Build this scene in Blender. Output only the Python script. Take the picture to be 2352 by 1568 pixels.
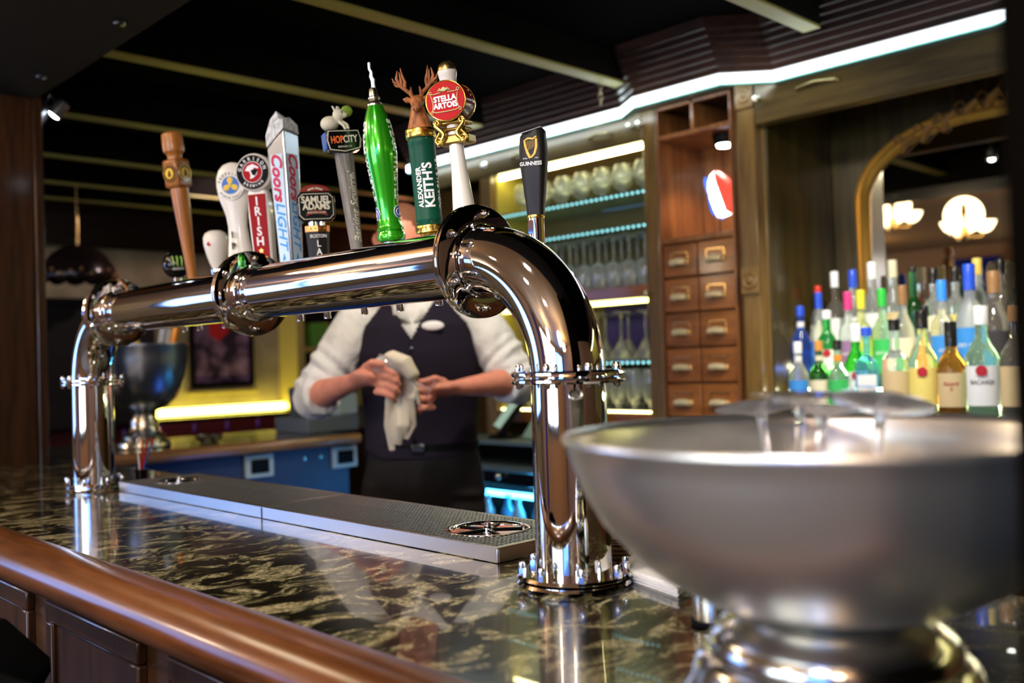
import bpy, bmesh, math, random
from mathutils import Vector, Matrix, Euler, noise
random.seed(7)
PI = math.pi
S = bpy.context.scene
COL = S.collection
for o in list(bpy.data.objects):
    bpy.data.objects.remove(o)

# ------------------------------------------------------------------ camera
FOC, ROLL, PITCH, HEAD = 2200.0, math.radians(1.75), math.radians(1.1), math.radians(45.9)
f0 = Vector((math.cos(HEAD), math.sin(HEAD), 0)); r0 = Vector((math.sin(HEAD), -math.cos(HEAD), 0)); u0 = Vector((0, 0, 1))
fw = f0*math.cos(PITCH)+u0*math.sin(PITCH); up_ = u0*math.cos(PITCH)-f0*math.sin(PITCH)
cr = r0*math.cos(ROLL)-up_*math.sin(ROLL); cu = up_*math.cos(ROLL)+r0*math.sin(ROLL)
cam_d = bpy.data.cameras.new('camera'); cam = bpy.data.objects.new('camera', cam_d); COL.objects.link(cam)
cam.matrix_world = Matrix(((cr.x, cu.x, -fw.x, 0), (cr.y, cu.y, -fw.y, 0), (cr.z, cu.z, -fw.z, 1.367), (0, 0, 0, 1)))
cam_d.sensor_width = 36; cam_d.lens = FOC/2352*36
cam_d.clip_start = 0.02; cam_d.clip_end = 60
cam_d.dof.use_dof = True; cam_d.dof.focus_distance = 1.52; cam_d.dof.aperture_fstop = 2.8
S.camera = cam
S.view_settings.view_transform = 'Standard'; S.view_settings.look = 'None'
S.view_settings.gamma = 1; S.view_settings.exposure = 0.32
S.view_settings.use_curve_mapping = False

# ------------------------------------------------------------------ world
W = bpy.data.worlds.new('world'); S.world = W; W.use_nodes = True
W.node_tree.nodes['Background'].inputs[0].default_value = (0.10, 0.08, 0.07, 1)
W.node_tree.nodes['Background'].inputs[1].default_value = 0.02

# ------------------------------------------------------------------ lamps: LEDs, known fixtures, and added unseen fill lights
def lamp(name, typ, loc, power, color, size=0.1, target=None, spot=None, label=None, size_y=None, blend=.6):
    d = bpy.data.lights.new(name, typ); d.energy = power; d.color = color
    if typ == 'AREA':
        d.size = size
        if size_y: d.shape = 'RECTANGLE'; d.size_y = size_y
    else:
        d.shadow_soft_size = size
    if spot: d.spot_size = math.radians(spot); d.spot_blend = blend
    o = bpy.data.objects.new(name, d); COL.objects.link(o); o.location = loc
    if target is not None:
        o.rotation_euler = (Vector(target)-Vector(loc)).to_track_quat('-Z', 'Y').to_euler()
    return o
WARM = (1, .80, .58); COOL = (.86, .95, 1)
lamp('handle_fill_spot', 'SPOT', (-.55, .55, 2.42), 36, (1, .86, .70), .05, (.95, 1.35, 1.55), 60)  # this spot and the next are added fill for the tap handles
lamp('handle_fill_spot', 'SPOT', (-.55, 2.1, 2.42), 26, (1, .86, .70), .05, (1.0, 1.9, 1.55), 62)
lamp('bartender_spot_light', 'SPOT', (1.57, 1.77, 2.27), 34, (1, .90, .80), .05, (1.95, 2.3, 1.2), 75)
lamp('rail_spot_light', 'SPOT', (-.5, 1.2, 2.42), 40, (1, .82, .66), .05, (.5, 1.5, 1.0), 70)
lamp('chest_spot_light', 'SPOT', (1.7, 1.2, 2.33), 26, (1, .88, .68), .05, (2.9, 1.9, 1.5), 75)
lamp('bottle_fill_spot', 'SPOT', (2.3, 1.0, 2.30), 60, (1, .92, .80), .05, (3.0, 1.25, 1.2), 75)  # added downlight that brightens the bottles
lamp('blue_bar_light', 'AREA', (2.05, 2.95, .45), 1.2, (.05, .20, 1), .3, (2.1, 3.45, .9), size_y=.8)
lamp('under_bar_light', 'POINT', (2.75, 2.72, .84), 9, (.05, .45, 1), .04)
lamp('bowl_fill_lamp', 'POINT', (-.60, .0, 1.95), 26, (.90, .90, 1), .14)  # added behind the camera to light the bowl and rail
lamp('granite_fill_spot', 'SPOT', (.30, .9, 2.42), 38, (1, .92, .78), .06, (.80, 1.35, 1.07), 66)  # added spot that lifts the granite pattern
lamp('plaster_fill_light', 'SPOT', (2.7, 4.76, 2.43), 22, (1, .74, .74), .02, (2.6, 6.2, 1.75), 95)  # added light for the far wall, hidden behind a beam
lamp('sconce_light', 'POINT', (4.5, 5.9, 2.0), 9, (1, .35, .16), .06)

# ------------------------------------------------------------------ materials
MATS = {}
def nmat(name):
    m = bpy.data.materials.new(name); m.use_nodes = True
    MATS[name] = m
    return m, m.node_tree, m.node_tree.nodes['Principled BSDF']
def plain(name, col, rough=.5, metal=0, coat=0, emit=None, es=0, trans=0, ior=1.45, alpha=1, spec=None, aniso=0):
    m, nt, p = nmat(name)
    p.inputs['Base Color'].default_value = (*col, 1); p.inputs['Roughness'].default_value = rough
    p.inputs['Metallic'].default_value = metal; p.inputs['Coat Weight'].default_value = coat
    p.inputs['Coat Roughness'].default_value = .05
    p.inputs['Transmission Weight'].default_value = trans; p.inputs['IOR'].default_value = ior
    p.inputs['Alpha'].default_value = alpha
    if spec is None and not metal and not trans: spec = .28
    if spec is not None: p.inputs['Specular IOR Level'].default_value = spec
    if emit: p.inputs['Emission Color'].default_value = (*emit, 1); p.inputs['Emission Strength'].default_value = es
    return m
def addn(nt, t, **kw):
    n = nt.nodes.new(t)
    for k, v in kw.items(): setattr(n, k, v)
    return n
def bumpy(m, scale=40, strength=.2, dist=.002, stretch=(1, 1, 1), colvar=0):
    nt = m.node_tree; p = nt.nodes['Principled BSDF']
    tc = addn(nt, 'ShaderNodeTexCoord'); mp = addn(nt, 'ShaderNodeMapping'); mp.inputs['Scale'].default_value = stretch
    nz = addn(nt, 'ShaderNodeTexNoise'); nz.inputs['Scale'].default_value = scale; nz.inputs['Detail'].default_value = 4
    b = addn(nt, 'ShaderNodeBump'); b.inputs['Strength'].default_value = strength; b.inputs['Distance'].default_value = dist
    L = nt.links.new
    L(tc.outputs['Object'], mp.inputs['Vector']); L(mp.outputs[0], nz.inputs['Vector']); L(nz.outputs['Fac'], b.inputs['Height']); L(b.outputs[0], p.inputs['Normal'])
    if colvar:
        c = list(p.inputs['Base Color'].default_value); r = addn(nt, 'ShaderNodeValToRGB')
        r.color_ramp.elements[0].position = .3; r.color_ramp.elements[1].position = .7
        r.color_ramp.elements[0].color = [x*(1-colvar) for x in c[:3]]+[1]; r.color_ramp.elements[1].color = [min(1, x*(1+colvar)) for x in c[:3]]+[1]
        L(nz.outputs['Fac'], r.inputs['Fac']); L(r.outputs[0], p.inputs['Base Color'])
    return m
def wood(name, dark, light, axis='Z', scale=9, rough=.35, coat=.4, bump=.25, dist=3.0):
    m, nt, p = nmat(name); L = nt.links.new
    tc = addn(nt, 'ShaderNodeTexCoord'); mp = addn(nt, 'ShaderNodeMapping')
    sc = {'X': (.08, 1, 1), 'Y': (1, .08, 1), 'Z': (1, 1, .08)}[axis]
    mp.inputs['Scale'].default_value = sc
    n1 = addn(nt, 'ShaderNodeTexNoise'); n1.inputs['Scale'].default_value = scale; n1.inputs['Detail'].default_value = 3; n1.inputs['Distortion'].default_value = .6
    n2 = addn(nt, 'ShaderNodeTexNoise'); n2.inputs['Scale'].default_value = scale*14; n2.inputs['Detail'].default_value = 4
    mu = addn(nt, 'ShaderNodeMath', operation='MULTIPLY'); mu.inputs[1].default_value = dist*3
    fr = addn(nt, 'ShaderNodeMath', operation='PINGPONG'); fr.inputs[1].default_value = 1
    mx = addn(nt, 'ShaderNodeMath', operation='MULTIPLY_ADD'); mx.inputs[1].default_value = .45
    r = addn(nt, 'ShaderNodeValToRGB'); r.color_ramp.elements[0].position = .25; r.color_ramp.elements[1].position = .95
    r.color_ramp.elements[0].color = (*dark, 1); r.color_ramp.elements[1].color = (*light, 1)
    b = addn(nt, 'ShaderNodeBump'); b.inputs['Strength'].default_value = bump; b.inputs['Distance'].default_value = .001
    L(tc.outputs['Object'], mp.inputs['Vector']); L(mp.outputs[0], n1.inputs['Vector']); L(mp.outputs[0], n2.inputs['Vector'])
    L(n1.outputs['Fac'], mu.inputs[0]); L(mu.outputs[0], fr.inputs[0]); L(fr.outputs[0], mx.inputs[0])
    L(n2.outputs['Fac'], mx.inputs[2]); L(mx.outputs[0], r.inputs['Fac']); L(r.outputs[0], p.inputs['Base Color'])
    L(n2.outputs['Fac'], b.inputs['Height']); L(b.outputs[0], p.inputs['Normal'])
    p.inputs['Roughness'].default_value = rough; p.inputs['Coat Weight'].default_value = coat; p.inputs['Coat Roughness'].default_value = .12; p.inputs['Specular IOR Level'].default_value = .3
    return m
def emis(name, col, s):
    return plain(name, (0, 0, 0), .5, emit=col, es=s)

def granite():
    m, nt, p = nmat('granite'); L = nt.links.new
    tc = addn(nt, 'ShaderNodeTexCoord'); mp = addn(nt, 'ShaderNodeMapping')
    mp.inputs['Rotation'].default_value = (0, 0, math.radians(-38)); mp.inputs['Scale'].default_value = (1, 1.55, 1)
    n1 = addn(nt, 'ShaderNodeTexNoise'); n1.inputs['Scale'].default_value = 17; n1.inputs['Detail'].default_value = 10; n1.inputs['Distortion'].default_value = .8; n1.inputs['Roughness'].default_value = .68
    r = addn(nt, 'ShaderNodeValToRGB'); e = r.color_ramp.elements
    e[0].position = .485; e[0].color = (.002, .002, .001, 1); e[1].position = .62; e[1].color = (.34, .29, .17, 1)
    x = e.new(.505); x.color = (.025, .022, .010, 1); x = e.new(.545); x.color = (.17, .15, .075, 1)
    n3 = addn(nt, 'ShaderNodeTexNoise'); n3.inputs['Scale'].default_value = 170; n3.inputs['Detail'].default_value = 3
    r3 = addn(nt, 'ShaderNodeValToRGB'); r3.color_ramp.elements[0].position = .35; r3.color_ramp.elements[1].position = .65
    r3.color_ramp.elements[0].color = (.35, .35, .35, 1); r3.color_ramp.elements[1].color = (1.5, 1.5, 1.5, 1)
    mx = addn(nt, 'ShaderNodeMix', data_type='RGBA', blend_type='MULTIPLY'); mx.inputs[0].default_value = 1
    wn_ = addn(nt, 'ShaderNodeTexNoise'); wn_.inputs['Scale'].default_value = 5.5; wn_.inputs['Detail'].default_value = 2
    ws_ = addn(nt, 'ShaderNodeVectorMath', operation='MULTIPLY_ADD'); ws_.inputs[1].default_value = (.22, .22, .22)
    L(tc.outputs['Object'], mp.inputs['Vector']); L(tc.outputs['Object'], wn_.inputs['Vector']); L(wn_.outputs['Color'], ws_.inputs[0]); L(mp.outputs[0], ws_.inputs[2])
    L(ws_.outputs[0], n1.inputs['Vector']); L(tc.outputs['Object'], n3.inputs['Vector'])
    L(n1.outputs['Fac'], r.inputs['Fac']); L(n3.outputs['Fac'], r3.inputs['Fac'])
    L(r.outputs[0], mx.inputs[6]); L(r3.outputs[0], mx.inputs[7]); L(mx.outputs[2], p.inputs['Base Color'])
    p.inputs['Roughness'].default_value = .18; p.inputs['Coat Weight'].default_value = .62; p.inputs['Coat Roughness'].default_value = .012; p.inputs['Coat IOR'].default_value = 1.5
    p.inputs['Specular IOR Level'].default_value = .2
    return m
def metal(name, col, rough, streak=None, bump=.05, sc=60):
    m = plain(name, col, rough, 1)
    if streak: bumpy(m, sc, bump, .0004, streak)
    return m
GRAN = granite()
CHROME = metal('chrome', (.80, .78, .76), .035)
PIPE = metal('polished_pipe', (.74, .70, .68), .045, (1, .04, 1), .10, 90)
STEEL = metal('brushed_steel', (.60, .57, .52), .30, (1, .03, 1), .25, 160)
BOWLM = metal('spun_steel', (.90, .90, .82), .32, (.3, .3, 8), .25, 25); BOWLM.node_tree.nodes['Principled BSDF'].inputs['Metallic'].default_value = .93
BRASS = metal('brass', (.80, .55, .22), .22)
GOLD = metal('gold', (.88, .60, .12), .25)
PEWTER = metal('pewter', (.74, .70, .58), .25)
CAST = metal('black_steel', (.09, .09, .09), .28)
OAK_D = wood('dark_oak', (.010, .004, .0015), (.050, .018, .006), 'Z', 9)
OAK_Y = wood('dark_oak_lengthwise', (.016, .007, .003), (.075, .033, .013), 'Y', 9)
OAK_X = wood('dark_oak_crosswise', (.006, .004, .003), (.022, .011, .007), 'X', 9)
CHESTW = wood('warm_oak', (.095, .028, .006), (.27, .095, .020), 'Y', 7)
CHESTZ = wood('warm_oak_upright', (.075, .023, .006), (.21, .078, .020), 'Z', 7)
POSTW = wood('post_oak', (.062, .034, .009), (.19, .110, .030), 'Z', 7)
FASC = wood('fascia_oak', (.032, .021, .006), (.11, .075, .022), 'Y', 6)
RAILW = wood('rail_oak', (.045, .013, .003), (.135, .043, .010), 'Y', 10, .28, .3, .12)
PANW = wood('panel_oak', (.040, .013, .004), (.11, .038, .010), 'Z', 12, .35, .4)
BLACKW = wood('black_wood', (.002, .0015, .0015), (.008, .005, .004), 'X', 8, .8, 0)
NICHEW = wood('niche_oak', (.020, .014, .003), (.070, .050, .009), 'Z', 7)
BEAMW = wood('beam_wood', (.03, .022, .012), (.10, .075, .035), 'X', 8, .30, .5)
CEIL = plain('ceiling_black', (.0025, .002, .002), .9, spec=.02)
BEAMB = plain('beam_black', (.004, .003, .002), .8, spec=.05)
BEAMLIT = plain('beam_edge_lit', (.36, .31, .07), .45)  # light on the beam undersides put into the colour
BLACK = plain('black', (.004, .004, .004), .6, spec=.12)
VELVET = plain('black_upholstery', (.002, .002, .002), .95, spec=.02)
GLOSSB = plain('gloss_black', (.004, .004, .004), .14, coat=.25)
WHITE = plain('white_enamel', (.74, .70, .62), .22, coat=.3)
PURE = plain('white_paint', (.85, .85, .85), .4)
RED = plain('red_enamel', (.46, .002, .004), .35, spec=.12)
DRED = plain('dark_red', (.14, .006, .008), .4)
BLUE = plain('blue_paint', (.02, .09, .42), .3, coat=.4)
LBLUE = plain('light_blue', (.12, .42, .85), .35)
YEL = plain('yellow_paint', (.75, .52, .05), .4)
GREENG = plain('green_metallic', (.035, .42, .012), .20, .55, coat=1)
bumpy(GREENG, 900, .08, .0003)
DGREEN = plain('bottle_green_leather', (.003, .060, .034), .4, spec=.2); bumpy(DGREEN, 260, .35, .0008)
DEER = plain('carved_wood', (.34, .12, .04), .5); bumpy(DEER, 140, .6, .0015, (1, 1, .35), .55)
TANW = wood('turned_maple', (.26, .090, .014), (.46, .175, .030), 'Z', 14, .35, .3, .1)
GREYW = wood('weathered_grey', (.05, .045, .04), (.22, .20, .18), 'Z', 30, .6, 0, .6)
CREAM = plain('cream', (.62, .58, .44), .45)
HOPG = plain('hop_green', (.22, .34, .04), .6)
ROCK = plain('ice_rock', (.55, .57, .58), .4); bumpy(ROCK, 130, 1, .003, (1, 1, .5), .45)
SILV = metal('silver_paint', (.72, .76, .82), .25)
BADGEB = plain('badge_brown', (.10, .03, .01), .3, coat=.5)
COPPER = metal('copper', (.75, .33, .10), .3)
ICEBLUE = plain('ice_blue', (.55, .72, .88), .25, coat=.5)
GLASS = plain('clear_glass', (1, 1, 1), .03, trans=.88, ior=1.5)
SKIN = plain('skin', (.64, .24, .15), .5); SKIN.node_tree.nodes['Principled BSDF'].inputs['Subsurface Weight'].default_value = .08
bumpy(SKIN, 30, .1, .002, colvar=.12)
SHIRT = plain('shirt_cotton', (.66, .65, .60), .9); bumpy(SHIRT, 11, 1, .035, (1, 1, .6))
VEST = plain('vest_cloth', (.012, .008, .017), .9); bumpy(VEST, 7, .5, .015)
TROUS = plain('trouser_cloth', (.012, .010, .010), .9); bumpy(TROUS, 8, .6, .02, (1, 1, .5))
TOWEL = plain('towel_cloth', (.60, .52, .38), .95); bumpy(TOWEL, 16, .8, .012, (1, 1, .5))
HAIR = plain('hair', (.12, .045, .02), .7)
NAPK = plain('napkin_paper', (.80, .78, .76), .9); bumpy(NAPK, 120, .5, .001)
PLAST = plain('plaster', (.24, .20, .13), .9); bumpy(PLAST, 5, .4, .01, colvar=.3)
LEATH = plain('maroon_leather', (.10, .018, .016), .32, coat=.3)
LED_C = emis('led_cool', (.82, .95, 1), 9)
LED_Y = emis('led_yellow', (1, .86, .12), 11)
LED_G = emis('led_cabinet', (1, .93, .42), 18)
LED_T = emis('led_shelf', (.30, .80, .85), 2.2)
LED_TIER = emis('led_tier', (1, .95, .6), 22)
LENS = emis('lamp_lens', (.8, .9, 1), 40)

# ------------------------------------------------------------------ mesh helpers
class MB:
    def __init__(s): s.v = []; s.f = []; s.mi = []
    def add(s, vs, fs, M=None, mi=0):
        b = len(s.v)
        for v in vs: s.v.append(tuple(M @ Vector(v)) if M is not None else tuple(v))
        for f in fs: s.f.append([i+b for i in f]); s.mi.append(mi)
        return s
    def box(s, x0, x1, y0, y1, z0, z1, M=None, mi=0):
        v = [(x, y, z) for z in (z0, z1) for y in (y0, y1) for x in (x0, x1)]
        return s.add(v, [(0, 2, 3, 1), (4, 5, 7, 6), (0, 1, 5, 4), (2, 6, 7, 3), (0, 4, 6, 2), (1, 3, 7, 5)], M, mi)
    def lathe(s, pr, n=32, M=None, mi=0, sx=1, sy=1, a0=0):
        v = []; f = []
        m = len(pr)
        for r, z in pr:
            for k in range(n):
                a = a0+2*PI*k/n; v.append((r*sx*math.cos(a), r*sy*math.sin(a), z))
        for i in range(m-1):
            for k in range(n):
                k2 = (k+1) % n; f.append((i*n+k, i*n+k2, (i+1)*n+k2, (i+1)*n+k))
        if pr[0][0] > 1e-6: f.append(tuple(range(n-1, -1, -1)))
        if pr[-1][0] > 1e-6: f.append(tuple(range((m-1)*n, m*n)))
        return s.add(v, f, M, mi)
    def tube(s, pts, rad, n=16, M=None, mi=0, round_=False, up=(0, 0, 1)):
        P = [Vector(p) for p in pts]
        R = [(rad, rad)]*len(P) if not isinstance(rad, (list, tuple)) else [(x, x) if not isinstance(x, (tuple, list)) else x for x in rad]
        if round_:
            d0 = (P[0]-P[1]).normalized(); d1 = (P[-1]-P[-2]).normalized(); a = R[0]; b = R[-1]
            pre = []; ra = []
            for t in (80, 55, 28):
                c, q = math.cos(math.radians(t)), math.sin(math.radians(t))
                pre.append(P[0]+d0*min(a)*q); ra.append((a[0]*c, a[1]*c))
            post = []; rb = []
            for t in (28, 55, 80):
                c, q = math.cos(math.radians(t)), math.sin(math.radians(t))
                post.append(P[-1]+d1*min(b)*q); rb.append((b[0]*c, b[1]*c))
            P = pre+P+post; R = ra+R+rb
        v = []; f = []; u = None
        for i, p in enumerate(P):
            t = (P[min(i+1, len(P)-1)]-P[max(i-1, 0)]).normalized()
            if u is None:
                u = Vector(up); 
                if abs(u.dot(t)) > .95: u = Vector((0, 1, 0)) if abs(t.y) < .9 else Vector((1, 0, 0))
            u = (u-t*u.dot(t)).normalized(); w = t.cross(u)
            for k in range(n):
                a = 2*PI*k/n; v.append(p+w*(R[i][0]*math.cos(a))+u*(R[i][1]*math.sin(a)))
        for i in range(len(P)-1):
            for k in range(n):
                k2 = (k+1) % n; f.append((i*n+k, i*n+k2, (i+1)*n+k2, (i+1)*n+k))
        f.append(tuple(range(n-1, -1, -1))); f.append(tuple(range((len(P)-1)*n, len(P)*n)))
        return s.add(v, f, M, mi)
    def ball(s, c, r, n=20, M=None, mi=0, sx=1, sy=1, sz=1):
        c = Vector(c); T = Matrix.Translation(c) @ Matrix.Diagonal((sx, sy, sz, 1))
        if M is not None: T = M @ T
        return s.lathe([(max(r*math.sin(PI*i/(n//2)), 1e-7), -r*math.cos(PI*i/(n//2))) for i in range(n//2+1)], n, T, mi)
    def prism(s, pts, y0, y1, M=None, mi=0):
        n = len(pts); v = [(x, y0, z) for x, z in pts]+[(x, y1, z) for x, z in pts]
        f = [tuple(range(n)), tuple(range(2*n-1, n-1, -1))]+[(i, i+n, (i+1) % n+n, (i+1) % n) for i in range(n)]
        return s.add(v, f, M, mi)
    def torus(s, R, r, n=40, m=10, M=None, mi=0, sx=1, sy=1):
        v = []; f = []
        for i in range(n):
            a = 2*PI*i/n
            for j in range(m):
                b = 2*PI*j/m; q = R+r*math.cos(b); v.append((q*math.cos(a)*sx, q*math.sin(a)*sy, r*math.sin(b)))
        for i in range(n):
            for j in range(m):
                f.append((i*m+j, ((i+1) % n)*m+j, ((i+1) % n)*m+(j+1) % m, i*m+(j+1) % m))
        return s.add(v, f, M, mi)
def T(x, y, z): return Matrix.Translation((x, y, z))
def RX(a): return Matrix.Rotation(math.radians(a), 4, 'X')
def RY(a): return Matrix.Rotation(math.radians(a), 4, 'Y')
def RZ(a): return Matrix.Rotation(math.radians(a), 4, 'Z')
def obj(name, mb, mats, parent=None, bevel=0, label=None, sharp=38, remesh=0, smooth=True):
    me = bpy.data.meshes.new(name); me.from_pydata([tuple(v) for v in mb.v], [], mb.f)
    if not isinstance(mats, (list, tuple)): mats = [mats]
    for m in mats: me.materials.append(m)
    if len(mats) > 1:
        for p, i in zip(me.polygons, mb.mi): p.material_index = i
    bm = bmesh.new(); bm.from_mesh(me); bmesh.ops.recalc_face_normals(bm, faces=bm.faces); bm.to_mesh(me); bm.free()
    if smooth:
        me.polygons.foreach_set('use_smooth', [True]*len(me.polygons)); me.set_sharp_from_angle(angle=math.radians(sharp))
    o = bpy.data.objects.new(name, me); COL.objects.link(o)
    if parent: o.parent = parent
    if bevel:
        b = o.modifiers.new('bevel', 'BEVEL'); b.width = bevel; b.segments = 2; b.limit_method = 'ANGLE'; b.angle_limit = .6
    if remesh:
        r = o.modifiers.new('remesh', 'REMESH'); r.mode = 'VOXEL'; r.voxel_size = remesh; r.use_smooth_shade = True
        q = o.modifiers.new('smooth', 'SMOOTH'); q.iterations = 6; q.factor = .5
    if label: o['label'] = label
    return o
def tag(o, label=None, cat=None, group=None, kind=None):
    if label: o['label'] = label
    if cat: o['category'] = cat
    if group: o['group'] = group
    if kind: o['kind'] = kind
    return o
def thing(name, label, cat, loc=(0, 0, 0), rot=None, group=None):
    o = bpy.data.objects.new(name, None); COL.objects.link(o); o.location = loc; o.empty_display_size = .05
    if rot is not None: o.rotation_euler = rot if not isinstance(rot, (int, float)) else (0, 0, rot)
    return tag(o, label, cat, group)
def struct(name, mb, m, bevel=0, label=None):
    o = obj(name, mb, m, None, bevel); o['kind'] = 'structure'
    if label: o['label'] = label
    return o
def copytree(root, loc, rz=None, label=None, group=None):
    def cp(o, par):
        c = o.copy(); COL.objects.link(c); c.parent = par
        for ch in [q for q in bpy.data.objects if q.parent == o]: cp(ch, c)
        return c
    r = cp(root, None); r.location = loc
    if rz is not None: r.rotation_euler = (0, 0, rz)
    if label: r['label'] = label
    if group: r['group'] = group
    return r
def text(name, s, size, mat, parent, M, depth=.0006, mapf=None, shear=0, spacing=1.0, sx=1.0, bold=0, line=1.0, align='CENTER', label=None, cuts=0):
    cu_ = bpy.data.curves.new(name, 'FONT'); cu_.body = s; cu_.size = size; cu_.extrude = depth; cu_.align_x = align; cu_.align_y = 'CENTER'
    cu_.shear = shear; cu_.space_character = spacing; cu_.offset = bold; cu_.space_line = line; cu_.resolution_u = 3
    t = bpy.data.objects.new(name+'_tmp', cu_); COL.objects.link(t)
    bpy.context.view_layer.update()
    dg = bpy.context.evaluated_depsgraph_get()
    me = bpy.data.meshes.new_from_object(t.evaluated_get(dg)); bpy.data.objects.remove(t)
    if cuts:
        bm = bmesh.new(); bm.from_mesh(me)
        bmesh.ops.triangulate(bm, faces=bm.faces)
        bmesh.ops.subdivide_edges(bm, edges=[e for e in bm.edges if e.calc_length() > size*.12], cuts=cuts); bm.to_mesh(me); bm.free()
    me.materials.clear(); me.materials.append(mat)
    for v in me.vertices:
        c = Vector((v.co.x*sx, v.co.y, v.co.z))
        if mapf: c = Vector(mapf(c))
        v.co = M @ c
    me.name = name
    o = bpy.data.objects.new(name, me); COL.objects.link(o)
    if parent: o.parent = parent
    if label: o['label'] = label
    return o
FRONT = RX(90)   # text plane (x right, y up) to the front face (x right, z up, facing -y)
def cylmap(R):   # wrap text around an upright cylinder, front at -y
    return lambda c: (R*math.sin(c.x/R)*(1+c.z/R), c.y, R*math.cos(c.x/R)*(1+c.z/R)-R)
# ================================================================== setting
ZC = 1.07
struct('floor', MB().box(-4, 5.2, -2, 6.3, -.1, 0), plain('floor_tile', (.13, .11, .09), .5))
struct('ceiling', MB().box(-4, 5.2, -2, 6.3, 2.46, 2.55), CEIL)
struct('trim_5', MB().box(-3.94, .60, -1.99, 6.14, 2.44, 2.459), plain('dining_ceiling', (.34, .19, .08), .6))
struct('wall_rear', MB().box(-4.1, -4, -2, 6.3, 0, 2.5), plain('rear_wall_paint', (.42, .24, .12), .6))
struct('wall_right', MB().box(-4, 5.2, -2.1, -2, 0, 2.5), plain('right_wall_paint', (.20, .11, .06), .6))
struct('wall_end', MB().box(-4, 5.2, 6.2, 6.3, 0, 2.5), PLAST)
struct('wall_back', MB().box(3.35, 3.45, -2, 3.52, 0, 2.5), NICHEW)
struct('wall_side', MB().box(5.2, 5.3, -2, 6.3, 0, 2.5), plain('side_wall_paint', (.05, .022, .015), .7))
mb = MB().box(1.2, 5.19, 6.08, 6.2, 2.19, 2.46)
mb.box(1.2, 5.19, 6.12, 6.2, 2.15, 2.19)
struct('trim_1', mb, OAK_X)
# overhead soffit boards above the bar
mb = MB().box(.62, 1.10, .0, 4.6, 2.29, 2.46)
so = struct('trim_2', mb, wood('soffit_board', (.003, .0018, .001), (.012, .006, .003), 'Y', 9, .8, .0), .006)
bm_ = MB()
for y in (1.9, 2.5, 3.1, 3.7):
    for x in (.72, 1.02): bm_.lathe([(.016, 2.284), (.014, 2.279), (0, 2.277)], 12, T(x, y, 0))
obj('bolt', bm_, CAST, so)
# ceiling beams running from the bar soffit to the back bar
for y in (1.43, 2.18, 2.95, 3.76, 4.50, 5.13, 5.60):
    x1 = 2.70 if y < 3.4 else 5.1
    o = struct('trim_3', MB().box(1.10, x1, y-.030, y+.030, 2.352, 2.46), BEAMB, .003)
    obj('edge', MB().box(1.10, x1, y-.028, y+.028, 2.344, 2.3515), BEAMLIT, o)  # pale strip standing for the lit bottom face
# left pillar standing at the end of the counter
mb = MB().box(.80, 1.085, 3.40, 3.72, 0, 2.46).box(1.085, 1.115, 3.385, 3.74, 0, 2.46).box(.80, .83, 3.385, 3.4, 0, 2.46)
p = obj('pillar', mb, OAK_D, None, .004)
tag(p, 'dark brown wooden post at the far left end of the bar', 'post')
mb = MB().box(.485, .80, -.30, .163, 0, 2.46)
p = obj('pillar', mb, plain('near_pillar_unlit', (.003, .002, .001), .8, spec=.02), None, .006)  # unlit black of the post put into its colour
tag(p, 'black blurred post cutting off the right edge of the view', 'post')

# ------------------------------------------------------------------ front bar
mb = MB().box(.578, 1.215, .165, 4.1, 1.035, ZC).box(1.215, 2.36, 3.43, 4.1, 1.035, ZC)
t = obj('granite_counter', mb, GRAN); tag(t, 'polished black and tan granite bar top under the beer tower', 'counter')
# rounded arm rail
pr = [(.579, 1.066), (.576, 1.076), (.560, 1.084), (.540, 1.088), (.518, 1.087), (.500, 1.079), (.488, 1.064), (.485, 1.048), (.490, 1.034), (.502, 1.025), (.514, 1.021), (.520, 1.016), (.530, 1.014), (.546, 1.014), (.546, 1.0345), (.5775, 1.0345), (.5775, 1.06)]
mb = MB(); n = len(pr); v = []; ys = [.165]+[.25+i*.2 for i in range(16)]+[3.395]
for y in ys: v += [(x, y, z) for x, z in pr]
f = [tuple(range(n)), tuple(range((len(ys)-1)*n, len(ys)*n))[::-1]]
for i in range(len(ys)-1):
    for k in range(n): f.append((i*n+k, (i+1)*n+k, (i+1)*n+(k+1) % n, i*n+(k+1) % n))
mb.add(v, f)
o = obj('arm_rail', mb, RAILW, sharp=50); tag(o, 'rounded varnished oak arm rail along the customer edge of the bar', 'rail')
# bar front with framed panels
bar = thing('bar_counter', 'oak bar front with raised rectangular panels below the rail', 'bar', (0, 0, 0))
obj('carcass', MB().box(.545, 1.20, .165, 3.38, 0, 1.034), OAK_Y, bar)
y = .345
for i in range(7):
    a, b = y+.045, y+.405
    fr = MB().box(.530, .546, a, b, .970, 1.003).box(.530, .546, a, b, .12, .155).box(.530, .546, a, a+.03, .155, .970).box(.530, .546, b-.03, b, .155, .970)
    fr.box(.537, .546, a+.03, b-.03, .155, .970)
    q = obj('panel', MB().box(.540, .546, a+.045, b-.045, .17, .955), PANW, bar, .003)
    obj('moulding', fr, OAK_D, q, .004)
    y += .45
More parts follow.
